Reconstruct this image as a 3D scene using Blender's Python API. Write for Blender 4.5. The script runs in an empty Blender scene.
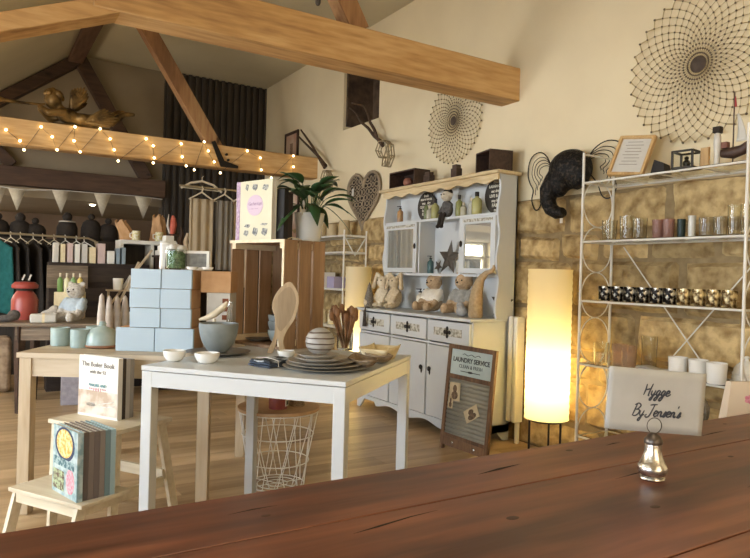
import bpy, math, random
from mathutils import Vector, Matrix, Quaternion
random.seed(7)
PI = math.pi
SC = bpy.context.scene
COL = SC.collection
rnd = random.uniform

# ---------------------------------------------------------------- materials
def hexc(h):
    h = h.lstrip('#'); v = [int(h[i:i+2], 16)/255 for i in (0, 2, 4)]
    return tuple([(x/12.92 if x <= .04045 else ((x+.055)/1.055)**2.4) for x in v] + [1.0])
_m = {}
def mat(name, c1, c2=None, rough=.6, scale=8, stretch=(1,1,1), bump=0, metal=0, trans=0, emit=None, es=0, alpha=1, detail=4, ior=1.45, lo=.3, hi=.7, spec=.5, sss=0):
    if name in _m: return _m[name]
    m = bpy.data.materials.new(name); m.use_nodes = True; nt = m.node_tree; N = nt.nodes; L = nt.links
    b = N['Principled BSDF']; b.inputs['Roughness'].default_value = rough; b.inputs['Metallic'].default_value = metal
    b.inputs['Transmission Weight'].default_value = trans; b.inputs['Alpha'].default_value = alpha; b.inputs['IOR'].default_value = ior
    b.inputs['Specular IOR Level'].default_value = spec
    tc = N.new('ShaderNodeTexCoord'); mp = N.new('ShaderNodeMapping'); mp.inputs['Scale'].default_value = stretch
    nz = N.new('ShaderNodeTexNoise'); nz.inputs['Scale'].default_value = scale; nz.inputs['Detail'].default_value = detail
    L.new(tc.outputs['Object'], mp.inputs[0]); L.new(mp.outputs[0], nz.inputs['Vector'])
    if c2:
        cr = N.new('ShaderNodeValToRGB'); cr.color_ramp.elements[0].position = lo; cr.color_ramp.elements[1].position = hi
        cr.color_ramp.elements[0].color = hexc(c1); cr.color_ramp.elements[1].color = hexc(c2)
        L.new(nz.outputs['Fac'], cr.inputs[0]); L.new(cr.outputs[0], b.inputs['Base Color'])
    else:
        b.inputs['Base Color'].default_value = hexc(c1)
    if bump:
        bp = N.new('ShaderNodeBump'); bp.inputs['Strength'].default_value = bump; bp.inputs['Distance'].default_value = .01
        L.new(nz.outputs['Fac'], bp.inputs['Height']); L.new(bp.outputs[0], b.inputs['Normal'])
    if emit:
        b.inputs['Emission Color'].default_value = hexc(emit); b.inputs['Emission Strength'].default_value = es
    _m[name] = m
    return m

def wood(name, dark, mid, light, axis='x', scale=3., knots=True, rough=.55, bump=.25, fine=14., coat=0):
    if name in _m: return _m[name]
    m = bpy.data.materials.new(name); m.use_nodes = True; nt = m.node_tree; N = nt.nodes; L = nt.links
    b = N['Principled BSDF']; b.inputs['Roughness'].default_value = rough
    b.inputs['Coat Weight'].default_value = coat; b.inputs['Coat Roughness'].default_value = .25
    tc = N.new('ShaderNodeTexCoord'); mp = N.new('ShaderNodeMapping')
    s = {'x': (.12, 1, 1), 'y': (1, .12, 1), 'z': (1, 1, .12)}[axis]
    mp.inputs['Scale'].default_value = s
    geo = N.new('ShaderNodeNewGeometry'); add = N.new('ShaderNodeVectorMath'); add.operation = 'MULTIPLY_ADD'
    L.new(tc.outputs['Object'], mp.inputs[0])
    comb = N.new('ShaderNodeCombineXYZ')
    for i in range(3): L.new(geo.outputs['Random Per Island'], comb.inputs[i])
    add.inputs[1].default_value = (7, 11, 5); L.new(comb.outputs[0], add.inputs[0]); L.new(mp.outputs[0], add.inputs[2])
    n1 = N.new('ShaderNodeTexNoise'); n1.inputs['Scale'].default_value = scale; n1.inputs['Detail'].default_value = 5; n1.inputs['Distortion'].default_value = 1.1
    n2 = N.new('ShaderNodeTexNoise'); n2.inputs['Scale'].default_value = scale*fine; n2.inputs['Detail'].default_value = 3
    L.new(add.outputs[0], n1.inputs['Vector']); L.new(add.outputs[0], n2.inputs['Vector'])
    mix = N.new('ShaderNodeMix'); mix.data_type = 'FLOAT'; mix.inputs[0].default_value = .4
    L.new(n1.outputs['Fac'], mix.inputs[2]); L.new(n2.outputs['Fac'], mix.inputs[3])
    cr = N.new('ShaderNodeValToRGB'); e = cr.color_ramp.elements
    e[0].position = .36; e[0].color = hexc(dark); e[1].position = .64; e[1].color = hexc(light)
    k = e.new(.5); k.color = hexc(mid)
    L.new(mix.outputs[0], cr.inputs[0]); out = cr.outputs[0]
    if knots:
        vmap = N.new('ShaderNodeMapping'); vmap.inputs['Scale'].default_value = {'x': (.45, 1, 1), 'y': (1, .45, 1), 'z': (1, 1, .45)}[axis]
        L.new(tc.outputs['Object'], vmap.inputs[0])
        vo = N.new('ShaderNodeTexVoronoi'); vo.inputs['Scale'].default_value = 4.2; vo.inputs['Randomness'].default_value = 1
        L.new(vmap.outputs[0], vo.inputs['Vector'])
        r2 = N.new('ShaderNodeValToRGB'); r2.color_ramp.elements[0].position = .045; r2.color_ramp.elements[1].position = .10
        r2.color_ramp.elements[0].color = (1,1,1,1); r2.color_ramp.elements[1].color = (0,0,0,1)
        L.new(vo.outputs['Distance'], r2.inputs[0])
        mx = N.new('ShaderNodeMix'); mx.data_type = 'RGBA'; L.new(r2.outputs[0], mx.inputs[0]); L.new(out, mx.inputs[6])
        mx.inputs[7].default_value = tuple([x*.45 for x in hexc(dark)[:3]]+[1]); out = mx.outputs[2]
    hs = N.new('ShaderNodeHueSaturation'); mr = N.new('ShaderNodeMapRange'); mr.inputs[3].default_value = .86; mr.inputs[4].default_value = 1.12
    L.new(geo.outputs['Random Per Island'], mr.inputs[0]); L.new(mr.outputs[0], hs.inputs['Value']); L.new(out, hs.inputs['Color'])
    L.new(hs.outputs[0], b.inputs['Base Color'])
    if bump:
        bp = N.new('ShaderNodeBump'); bp.inputs['Strength'].default_value = bump; bp.inputs['Distance'].default_value = .004
        L.new(mix.outputs[0], bp.inputs['Height']); L.new(bp.outputs[0], b.inputs['Normal'])
    _m[name] = m
    return m

# ---------------------------------------------------------------- mesh builder
def rotz(a): return Matrix.Rotation(a, 4, 'Z')
def T(x, y, z): return Matrix.Translation((x, y, z))
class MB:
    def __init__(s): s.v = []; s.f = []
    def add(s, vs, fs, M=None):
        o = len(s.v)
        s.v += [tuple(M @ Vector(v)) for v in vs] if M is not None else [tuple(v) for v in vs]
        s.f += [tuple(o+i for i in f) for f in fs]; return s
    def box(s, c, d, rz=0, M=None):
        x, y, z = d[0]/2, d[1]/2, d[2]/2
        vs = [(-x,-y,-z),(x,-y,-z),(x,y,-z),(-x,y,-z),(-x,-y,z),(x,-y,z),(x,y,z),(-x,y,z)]
        MM = T(*c) @ rotz(rz)
        if M is not None: MM = M @ MM
        return s.add(vs, [(0,3,2,1),(4,5,6,7),(0,1,5,4),(1,2,6,5),(2,3,7,6),(3,0,4,7)], MM)
    def bx(s, x0, x1, y0, y1, z0, z1, M=None):
        return s.box(((x0+x1)/2, (y0+y1)/2, (z0+z1)/2), (abs(x1-x0), abs(y1-y0), abs(z1-z0)), M=M)
    def tube(s, pts, r, n=8, closed=False, M=None):
        P = [Vector(p) for p in pts]; m = len(P); R = r if isinstance(r, (list, tuple)) else [r]*m
        vs = []; fs = []; up = None
        for i in range(m):
            if closed: t = P[(i+1) % m]-P[i-1]
            else: t = P[min(i+1, m-1)]-P[max(i-1, 0)]
            if t.length < 1e-9: t = Vector((0,0,1))
            t.normalize()
            if up is None:
                up = Vector((0,0,1)) if abs(t.z) < .9 else Vector((1,0,0))
            a = t.cross(up); 
            if a.length < 1e-6: a = t.cross(Vector((1,.3,.2)))
            a.normalize(); b = a.cross(t).normalized(); up = b
            for k in range(n):
                q = 2*PI*k/n; vs.append(P[i]+(a*math.cos(q)+b*math.sin(q))*R[i])
        for i in range(m if closed else m-1):
            j = (i+1) % m
            for k in range(n):
                l = (k+1) % n; fs.append((i*n+k, i*n+l, j*n+l, j*n+k))
        if not closed:
            fs.append(tuple(reversed(range(n)))); fs.append(tuple((m-1)*n+k for k in range(n)))
        return s.add(vs, [f[::-1] for f in fs], M)
    def cyl(s, p0, p1, r0, r1=None, n=16, M=None):
        return s.tube([p0, p1], [r0, r0 if r1 is None else r1], n, M=M)
    def beam(s, p0, p1, w, h, up=(0,0,1), M=None):
        p0, p1 = Vector(p0), Vector(p1); t = (p1-p0).normalized(); a = t.cross(Vector(up)).normalized(); b = a.cross(t)
        vs = [p+a*(sx*w/2)+b*(sz*h/2) for p in (p0, p1) for sx, sz in ((-1,-1),(1,-1),(1,1),(-1,1))]
        return s.add(vs, [(0,1,2,3),(7,6,5,4),(1,0,4,5),(2,1,5,6),(3,2,6,7),(0,3,7,4)], M)
    def lathe(s, prof, c=(0,0,0), n=24, M=None):
        vs = []; fs = []; m = len(prof)
        for r, z in prof:
            for k in range(n):
                q = 2*PI*k/n; vs.append((c[0]+max(r,1e-4)*math.cos(q), c[1]+max(r,1e-4)*math.sin(q), c[2]+z))
        for i in range(m-1):
            for k in range(n):
                l = (k+1) % n; fs.append((i*n+k, i*n+l, (i+1)*n+l, (i+1)*n+k))
        fs.append(tuple(reversed(range(n)))); fs.append(tuple((m-1)*n+k for k in range(n)))
        return s.add(vs, fs, M)
    def ell(s, c, r, n=14, R=None, M=None):
        if not isinstance(r, (list, tuple)): r = (r, r, r)
        h = n//2+1; vs = []; fs = []
        for i in range(h+1):
            th = PI*i/h
            for k in range(n):
                q = 2*PI*k/n; vs.append((max(math.sin(th), 1e-3)*math.cos(q)*r[0], max(math.sin(th), 1e-3)*math.sin(q)*r[1], math.cos(th)*r[2]))
        for i in range(h):
            for k in range(n):
                l = (k+1) % n; fs.append((i*n+k, (i+1)*n+k, (i+1)*n+l, i*n+l))
        MM = T(*c)
        if R is not None: MM = MM @ R
        if M is not None: MM = M @ MM
        return s.add(vs, fs, MM)
    def prism(s, poly, t, M=None):
        n = len(poly); vs = [(x, y, -t/2) for x, y in poly]+[(x, y, t/2) for x, y in poly]
        fs = [tuple(reversed(range(n))), tuple(range(n, 2*n))]+[(i, (i+1) % n, n+(i+1) % n, n+i) for i in range(n)]
        return s.add(vs, fs, M)
    def grid(s, fn, nu, nv, M=None, thick=0):
        vs = [fn(i/nu, j/nv) for i in range(nu+1) for j in range(nv+1)]
        fs = [(i*(nv+1)+j, (i+1)*(nv+1)+j, (i+1)*(nv+1)+j+1, i*(nv+1)+j+1) for i in range(nu) for j in range(nv)]
        return s.add(vs, fs, M)

def link(o, parent=None):
    COL.objects.link(o)
    if parent is not None: o.parent = parent
    return o
def mkobj(name, mb, m, root_inv=None, smooth=True, bevel=0, solid=0, remesh=0, sub=0):
    me = bpy.data.meshes.new(name)
    vs = mb.v if root_inv is None else [tuple(root_inv @ Vector(v)) for v in mb.v]
    me.from_pydata(vs, [], mb.f); me.update()
    if smooth:
        me.polygons.foreach_set('use_smooth', [True]*len(me.polygons))
        try: me.set_sharp_from_angle(angle=math.radians(38))
        except Exception: pass
    me.materials.append(m)
    o = bpy.data.objects.new(name, me)
    if solid:
        md = o.modifiers.new('s', 'SOLIDIFY'); md.thickness = solid; md.offset = 0
    if remesh:
        md = o.modifiers.new('r', 'REMESH'); md.mode = 'VOXEL'; md.voxel_size = remesh; md.use_smooth_shade = True
        md = o.modifiers.new('sm', 'SMOOTH'); md.iterations = 4; md.factor = .5
    if bevel:
        md = o.modifiers.new('b', 'BEVEL'); md.width = bevel; md.segments = 2; md.limit_method = 'ANGLE'; md.angle_limit = math.radians(40)
    return o
def tag(o, label, cat, group=None):
    o['label'] = label; o['category'] = cat
    if group: o['group'] = group
    return o
def thing(name, label, cat, loc, rz=0, group=None):
    """an Empty at the thing's base; parts are given in its local frame"""
    o = bpy.data.objects.new(name, None); o.empty_display_size = .05
    link(o); o.location = loc; o.rotation_euler = (0, 0, rz)
    return tag(o, label, cat, group)
def part(name, root, mb, m, label=None, world=False, **k):
    inv = None
    if world:
        inv = (T(*root.location) @ rotz(root.rotation_euler.z)).inverted()
    o = mkobj(name, mb, m, inv, **k); link(o, root)
    if label: o['label'] = label
    return o
def solo(name, label, cat, mb, m, loc=(0,0,0), rz=0, group=None, rot=None, **k):
    o = mkobj(name, mb, m, **k); link(o); o.location = loc
    o.rotation_euler = rot if rot else (0, 0, rz)
    return tag(o, label, cat, group)
def struct(name, mb, m, **k):
    o = mkobj(name, mb, m, **k); link(o); o['kind'] = 'structure'; return o
def dup(o, loc, rz=None, label=None, parent=None, scale=None):
    c = o.copy(); COL.objects.link(c)
    if parent is not None: c.parent = parent
    else:
        c.location = loc
        if rz is not None: c.rotation_euler = (0, 0, rz)
        if scale: c.scale = (scale,)*3
        if label: c['label'] = label
    for ch in list(o.children): dup(ch, None, parent=c)
    return c
def text_mb(body, size, M, extrude=.0006, shear=0, bold=0, align='CENTER'):
    cu = bpy.data.curves.new('t', 'FONT'); cu.body = body; cu.size = size; cu.extrude = extrude; cu.shear = shear; cu.offset = bold
    cu.align_x = align; cu.align_y = 'CENTER'; cu.resolution_u = 3
    o = bpy.data.objects.new('t', cu); COL.objects.link(o)
    bpy.context.view_layer.update()
    me = bpy.data.meshes.new_from_object(o.evaluated_get(bpy.context.evaluated_depsgraph_get()))
    mb = MB(); mb.add([v.co for v in me.vertices], [tuple(p.vertices) for p in me.polygons], M)
    bpy.data.objects.remove(o); bpy.data.curves.remove(cu); bpy.data.meshes.remove(me)
    return mb

# vertical face frames: text/prism XY plane -> wall facing direction
def face(x, y, z, ang, lean=0, roll=0):
    """frame whose local x runs to the viewer's right on a surface facing direction ang (radians, world), local y up"""
    return T(x, y, z) @ rotz(ang+PI/2) @ Matrix.Rotation(PI/2-lean, 4, 'X') @ Matrix.Rotation(roll, 4, 'Z')

def lamp(name, kind, loc, energy, col, size=.1, rot=None, **k):
    l = bpy.data.lights.new(name, kind); l.energy = energy; l.color = col
    if kind == 'AREA': l.size = size
    else: l.shadow_soft_size = size
    o = bpy.data.objects.new(name, l); COL.objects.link(o); o.location = loc
    if rot: o.rotation_euler = rot
    return o
# ---------------------------------------------------------------- palette
M_plaster = mat('plaster_cream', '#d8c8a4', '#dfd0ac', .9, 2.2, bump=.1)
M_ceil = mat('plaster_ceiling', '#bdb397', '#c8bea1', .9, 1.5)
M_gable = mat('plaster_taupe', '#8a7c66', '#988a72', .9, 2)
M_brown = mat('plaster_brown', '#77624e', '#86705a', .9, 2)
M_darkpan = mat('dark_panel', '#38322b', '#443d35', .7, 6, (8, 8, .4))
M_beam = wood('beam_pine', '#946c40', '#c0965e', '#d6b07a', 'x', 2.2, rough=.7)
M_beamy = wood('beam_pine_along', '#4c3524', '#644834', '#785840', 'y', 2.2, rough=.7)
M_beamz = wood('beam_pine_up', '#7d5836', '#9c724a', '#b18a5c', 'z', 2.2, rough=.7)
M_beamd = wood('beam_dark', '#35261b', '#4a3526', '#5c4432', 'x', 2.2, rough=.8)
M_floor = wood('floor_oak', '#8f7656', '#ae9470', '#c4aa86', 'x', 1.6, knots=False, rough=.42, bump=.15, fine=9)
M_table = wood('table_walnut', '#43241a', '#71422c', '#9a6040', 'x', 2.4, rough=.36, bump=.5, fine=10, coat=.2)
M_pine = wood('pine_pale', '#ab977a', '#bfae92', '#ccbda3', 'x', 2.5, rough=.5, bump=.1)
M_pinez = wood('pine_pale_up', '#a89070', '#bda98a', '#cab99c', 'z', 2.5, rough=.5, bump=.1)
M_crate = wood('crate_pine', '#7d6248', '#967656', '#ab8b6a', 'z', 3, rough=.6, bump=.2)
M_crateedge = mat('crate_edge', '#d9c6a0', '#e6d6b4', .6, 20)
M_birch = wood('birch_pale', '#bfb195', '#d0c4aa', '#dcd2bc', 'x', 2.5, knots=False, rough=.45, bump=.05)
M_white = mat('white_paint', '#dcdacf', '#e6e3d8', .42, 3)
M_whitem = mat('white_metal', '#dedbd0', None, .35)
M_laminate = mat('white_laminate', '#c6c9c8', None, .3)
M_dresser = mat('dresser_paint', '#c4c8c9', '#cbcecd', .45, 4, bump=.05)
M_limed = wood('limed_edge', '#b59e74', '#cdb88e', '#dccba6', 'y', 4, knots=False)
M_dark = wood('dark_oak', '#2b1d15', '#3d2a1f', '#4d382b', 'x', 4, rough=.55)
M_black = mat('black_cloth', '#2a2520', '#342d27', .95, 30, bump=.3)
M_blackm = mat('black_metal', '#221d18', None, .5, metal=.3)
M_iron = mat('grey_iron', '#4b443c', '#5d554b', .6, 12, metal=.3)
M_glass = mat('clear_glass', '#f4f6f2', None, .03, trans=1, ior=1.3)
M_ceram = mat('white_ceramic', '#e6e4dc', None, .22)
M_paper = mat('white_paper', '#c4c0b5', '#cbc7bc', .8, 30)
M_kraft = mat('kraft_card', '#b68c60', '#c39a6e', .8, 20)
M_gold = mat('antique_gold', '#3d2e18', '#8f703f', .5, 9, metal=.5, bump=.3, lo=.35, hi=.6)
M_blue = mat('powder_blue_card', '#a9bbc6', '#b0c1cb', .6, 5)
M_stoneglaze = mat('grey_stoneware', '#757d7d', '#8b918e', .3, 14)
M_glazeblue = mat('pale_glaze', '#9aa8ab', '#abb6b6', .25, 10)
M_silver = mat('mercury_silver', '#a9a49a', '#f2efe8', .18, 45, metal=.95, bump=.15)
M_twig = mat('bark_twig', '#3a2a1e', '#5a4532', .9, 40, bump=.5)
M_fur1 = mat('teddy_fur_beige', '#a98f70', '#c2aa8a', 1, 60, bump=1)
M_fur2 = mat('teddy_fur_grey', '#a9a296', '#c4bdb0', 1, 60, bump=1)
M_furw = mat('rabbit_fur_cream', '#cfc0a2', '#dfd2b8', 1, 60, bump=1)
M_leaf = mat('leaf_green', '#22391f', '#37552d', .4, 10)
M_wire = mat('pale_wire', '#9a8a6a', None, .5, metal=.3)
M_ink = mat('dark_ink', '#3b3d42', None, .8)
# ================================================================ ROOM SHELL
WX = 3.5
# floor
fl = MB()
y = -3.0
while y < 12:
    x = -3.5-rnd(0, 1.2)
    while x < 3.9:
        L_ = rnd(1.1, 1.5); x1 = min(x+L_, 3.9)
        fl.bx(max(x, -3.5), x1-.002, y, y+.178, -.02, 0) if x1 > -3.4 else None
        x = x1
        if x >= 3.89: break
    y += .18
struct('floor', fl, M_floor, smooth=False)
struct('trim_1', MB().bx(-3.6, 3.95, -3.1, 12.1, -.06, -.021), M_darkpan)

# right wall: plaster with a deep recess, rubble stone below
def wallbox(mb, x0, x1, y0, y1, z0, z1): mb.bx(x0, x1, y0, y1, z0, z1)
ny0, ny1, nz0, nz1 = 5.66, 6.42, 2.82, 3.62
w = MB()
w.bx(WX, 3.9, -3, 8.8, 0, 1.80)
w.bx(WX-.004, 3.9, -3, ny0, 1.80, 3.86); w.bx(WX-.004, 3.9, ny1, 8.8, 1.80, 3.86)
w.bx(WX-.004, 3.9, ny0, ny1, 1.80, nz0); w.bx(WX-.004, 3.9, ny0, ny1, nz1, 3.86)
struct('wall_right', w, M_plaster, smooth=False)
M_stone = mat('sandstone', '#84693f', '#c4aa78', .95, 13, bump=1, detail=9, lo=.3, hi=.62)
[n for n in M_stone.node_tree.nodes if n.type == 'BUMP'][0].inputs['Distance'].default_value = .03
nt = M_stone.node_tree; cr = [n for n in nt.nodes if n.type == 'VALTORGB'][0]
hs = nt.nodes.new('ShaderNodeHueSaturation'); geo = nt.nodes.new('ShaderNodeNewGeometry'); mr = nt.nodes.new('ShaderNodeMapRange')
mr.inputs[3].default_value = .72; mr.inputs[4].default_value = 1.22
nt.links.new(geo.outputs['Random Per Island'], mr.inputs[0]); nt.links.new(mr.outputs[0], hs.inputs['Value']); nt.links.new(cr.outputs[0], hs.inputs['Color'])
nt.links.new(hs.outputs[0], nt.nodes['Principled BSDF'].inputs['Base Color'])
M_mortar = mat('mortar', '#806c4c', '#96825e', 1, 18, bump=.8)
st = MB()
def stone(y0, y1, z0, z1):
    import mathutils
    nu = max(6, int((y1-y0)/.035)); nv = max(6, int((z1-z0)/.03)); seed = rnd(0, 100); dep = rnd(.02, .05)
    wob = [rnd(-.016, .016) for _ in range(4)]
    def fn(u, v):
        eu = min(u, 1-u)*(y1-y0); ev = min(v, 1-v)*(z1-z0)
        e = min(1, eu/.028)*min(1, ev/.028); e = 1-(1-e)**2.2
        yy = y0+(y1-y0)*u; zz = z0+(z1-z0)*v
        n = mathutils.noise.noise(Vector((yy*7+seed, zz*7, 3))); n2 = mathutils.noise.noise(Vector((yy*22, zz*22+seed, 1)))
        n3 = mathutils.noise.noise(Vector((yy*4+seed, zz*4, 8)))
        yy += (wob[0]*v+wob[1]*(1-v))*(1 if u > .5 else -1)*abs(2*u-1)+n3*.012; zz += (wob[2]*u+wob[3]*(1-u))*abs(2*v-1)+n3*.012
        return (WX+.004-e*(dep+n*.02+n2*.010), yy, zz)
    st.grid(fn, nu, nv)
import mathutils
z = .02
rows = [.24, .31, .2, .29, .34, .19, .28]
zr = [0.0]
for r in rows: zr.append(zr[-1]+r)
sc_ = 1.80/zr[-1]
for i in range(len(rows)):
    z0, z1 = zr[i]*sc_, zr[i+1]*sc_; y = .6+rnd(0, .3)
    while y < 8.75:
        L_ = rnd(.38, .85) if rows[i] > .22 else rnd(.28, .6)
        if y+L_ > 8.6: L_ = 8.76-y
        if rnd(0, 1) < .14 and z1-z0 > .22:
            zm = (z0+z1)/2+rnd(-.03, .03)
            stone(y+.005, y+L_-.005, z0+.005, zm-.004); stone(y+.005, y+L_-.005, zm+.004, z1-.005)
        else: stone(y+.005, y+L_-.005, z0+.005, z1-.005)
        y += L_
struct('trim_2', st, M_stone)
struct('trim_3', MB().bx(WX-.006, WX+.01, .5, 8.78, 0, 1.795), M_mortar, smooth=False)
# recess lining in dark rubble and pale sloped sill
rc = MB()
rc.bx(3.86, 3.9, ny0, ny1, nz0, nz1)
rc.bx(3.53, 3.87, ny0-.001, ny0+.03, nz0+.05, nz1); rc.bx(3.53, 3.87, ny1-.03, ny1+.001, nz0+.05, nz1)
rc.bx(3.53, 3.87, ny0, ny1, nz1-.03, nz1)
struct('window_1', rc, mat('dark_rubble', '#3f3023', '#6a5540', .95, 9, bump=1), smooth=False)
struct('trim_4', MB().add([(3.50, ny0, nz0-.0), (3.50, ny1, nz0), (3.86, ny1, nz0+.13), (3.86, ny0, nz0+.13), (3.50, ny0, nz0-.05), (3.50, ny1, nz0-.05), (3.86, ny1, nz0-.05), (3.86, ny0, nz0-.05)],
       [(0,1,2,3)[::-1], (4,5,6,7), (0,4,5,1), (2,6,7,3), (0,3,7,4), (1,5,6,2)]), M_plaster, smooth=False)

# ceilings
c = MB(); c.bx(1.0, 3.9, -3, 8.8, 3.815, 3.88)
c.add([(1.02, -3, 3.815), (1.02, 8.8, 3.815), (-1.0, 8.8, 2.28), (-1.0, -3, 2.28), (1.02, -3, 3.88), (1.02, 8.8, 3.88), (-1.0, 8.8, 2.345), (-1.0, -3, 2.345)],
      [(0,1,2,3), (7,6,5,4), (0,3,7,4), (1,5,6,2), (0,4,5,1), (2,6,7,3)])
c.bx(-3.5, -.99, -3, 8.8, 2.28, 2.345)
struct('ceiling', c, M_ceil, smooth=False)
# gable wall above the far opening, low room beyond
g = MB(); g.bx(-3.5, -1, 8.8, 8.95, 2.03, 2.3)
g.add([(-1, 8.8, 2.03), (2.12, 8.8, 2.03), (2.12, 8.8, 3.85), (1.02, 8.8, 3.85), (-1, 8.8, 2.3), (-1, 8.95, 2.03), (2.12, 8.95, 2.03), (2.12, 8.95, 3.85), (1.02, 8.95, 3.85), (-1, 8.95, 2.3)],
      [(0,1,2,3,4), (9,8,7,6,5), (0,5,6,1), (1,6,7,2), (2,7,8,3), (3,8,9,4), (4,9,5,0)])
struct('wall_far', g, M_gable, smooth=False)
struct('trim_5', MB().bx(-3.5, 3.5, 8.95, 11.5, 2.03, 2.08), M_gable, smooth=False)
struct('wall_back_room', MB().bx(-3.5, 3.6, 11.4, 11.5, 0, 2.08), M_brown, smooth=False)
# dark slatted partition filling the far right corner
dp = MB(); dp.bx(2.10, 3.5, 8.74, 8.95, 0, 3.81)
x = 2.12
while x < 3.48: dp.bx(x, x+.045, 8.70, 8.75, 0, 3.81); x += .09
struct('trim_6', dp, M_darkpan, smooth=False)
struct('wall_left', MB().bx(-3.6, -3.5, -3, 11.5, 0, 2.3), M_plaster, smooth=False)
bk = MB(); bk.bx(-3.6, 3.9, -3.1, -3, 0, 3.9)
struct('wall_back', bk, M_plaster, smooth=False)
# daylight windows of the near end of the room (out of the picture, they light it)
def window(name, c, w, h, ang, col, es):
    M = face(c[0], c[1], c[2], ang)
    fr = MB()
    for sx in (-1, 1): fr.bx(sx*w/2-.03, sx*w/2+.03, -h/2, h/2, 0, .06, M=M)
    for sy in (-1, 0, 1): fr.bx(-w/2, w/2, sy*h/2-.03, sy*h/2+.03, 0, .06, M=M)
    for q in (-.25, .25): fr.bx(q*w-.015, q*w+.015, -h/2, h/2, .01, .05, M=M)
    f = struct(name, fr, M_white, smooth=False)
    p = struct(name+'_pane', MB().bx(-w/2, w/2, -h/2, h/2, .005, .012, M=M), mat('daylight_'+name, '#ffffff', None, emit=col, es=es), smooth=False)
window('window_2', (-3.5, 0.2, 1.4), 2.8, 1.5, 0, '#cfe0f6', 11)
window('window_3', (-3.5, 4.2, 1.4), 2.8, 1.5, 0, '#d6e3f4', 15)
window('window_4', (0.4, -3.0, 1.8), 3.4, 2.0, PI/2, '#ffe3b8', 2.6)
window('window_5', (-2.0, 11.4, 1.66), 2.8, .66, -PI/2, '#fff6e4', 10)

# ---------------------------------------------------------------- roof timbers
B_ = lambda name, label, mb, m=None: solo(name, label, 'beam', mb, m or M_beam, bevel=.006)
def beammesh(p0, p1, w, h, up=(0,0,1)): return MB().beam(p0, p1, w, h, up)
B_('tie_beam', 'thick orange pine tie beam nearest the camera, bare, reaching the right wall', beammesh((.50, 3.74, 2.68), (3.52, 3.74, 2.68), .2, .25))
B_('sloping_rafter', 'orange pine rafter slanting down to the left off the nearest beam', beammesh((.62, 3.74, 2.60), (-1.0, 3.74, 1.93), .18, .095))
B_('inclined_post', 'short rough dark post rising from the top of the nearest beam', MB().beam((2.12, 3.74, 2.80), (1.50, 3.74, 3.82), .14, .12, (0,1,0)), M_beamz)
bt = thing('tie_beam', 'fairy-lit pine tie beam with the gold cherub lying on top', 'beam', (1.5, 7.12, 2.35))
part('timber', bt, MB().beam((-1.8, 7.12, 2.475), (3.52, 7.12, 2.475), .18, .25), M_beam, world=True, bevel=.006)
B_('diagonal_strut', 'diagonal pine strut bolted to the fairy-lit beam, leaning up left', MB().beam((2.36, 7.115, 2.42), (1.43, 7.115, 3.83), .15, .13, (0,1,0)), M_beamz)
br = thing('angle_bracket', 'black metal bracket with bolts where strut meets fairy-lit beam', 'bracket', (2.36, 7.0, 2.42))
part('plate', br, MB().prism([(-.17,.17),(-.13,.19),(-.02,-.02),(.14,-.06),(.14,-.09),(-.06,-.09)], .008, face(2.36, 7.018, 2.45, -PI/2)), M_blackm, world=True)
for q in ((-.02,.06),(.0,-.0)):
    part('bolt', br, MB().cyl((2.38+q[0], 7.02, 2.44+q[1]), (2.38+q[0], 6.995, 2.44+q[1]), .014, n=8), M_blackm, world=True)
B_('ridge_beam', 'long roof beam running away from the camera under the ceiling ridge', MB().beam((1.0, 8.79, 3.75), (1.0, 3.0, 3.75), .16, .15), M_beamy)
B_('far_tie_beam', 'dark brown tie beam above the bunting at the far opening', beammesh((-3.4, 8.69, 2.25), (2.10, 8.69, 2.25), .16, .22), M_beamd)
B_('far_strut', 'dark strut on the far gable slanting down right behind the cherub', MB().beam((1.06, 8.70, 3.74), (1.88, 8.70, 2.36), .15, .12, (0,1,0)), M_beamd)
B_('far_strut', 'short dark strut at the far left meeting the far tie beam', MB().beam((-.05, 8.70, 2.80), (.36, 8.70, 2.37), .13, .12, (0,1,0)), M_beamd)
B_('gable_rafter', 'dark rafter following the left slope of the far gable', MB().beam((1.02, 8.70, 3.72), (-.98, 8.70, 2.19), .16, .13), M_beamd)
# fairy lights wound round the beam
fy = thing('fairy_lights', 'string of tiny warm fairy lights wound round the pine beam', 'lights', (1.5, 7.0, 2.47))
pts = [(0.236, 7.015, 2.472), (0.353, 7.015, 2.384), (0.388, 7.015, 2.304), (0.527, 7.015, 2.541), (0.624, 7.015, 2.459), (0.670, 7.015, 2.339), (0.824, 7.015, 2.584), (0.818, 7.015, 2.446), (0.875, 7.015, 2.345), (1.053, 7.015, 2.597), (1.149, 7.015, 2.510), (1.190, 7.015, 2.404), (1.231, 7.015, 2.297), (1.499, 7.015, 2.557), (1.571, 7.015, 2.494), (1.585, 7.015, 2.370), (1.576, 7.015, 2.317), (1.860, 7.015, 2.552), (1.874, 7.015, 2.415), (1.919, 7.015, 2.324), (2.006, 7.015, 2.291), (2.107, 7.015, 2.606), (2.154, 7.015, 2.514), (2.223, 7.015, 2.402), (2.294, 7.015, 2.289), (2.598, 7.015, 2.569), (2.755, 7.015, 2.509), (2.771, 7.015, 2.374), (2.896, 7.015, 2.296), (3.164, 7.015, 2.581), (3.168, 7.015, 2.453), (3.171, 7.015, 2.347)]
M_bulb = mat('fairy_bulb', '#fff0c0', None, emit='#ffe2a0', es=9)
cordp = []
for i, p in enumerate(pts):
    part('bulb', fy, MB().ell((p[0], 7.005, p[2]), .0125, 8), M_bulb, world=True)
    cordp.append((p[0], 7.019, p[2]))
part('cord', fy, MB().tube(cordp, .0022, 5), M_iron, world=True)
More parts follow.
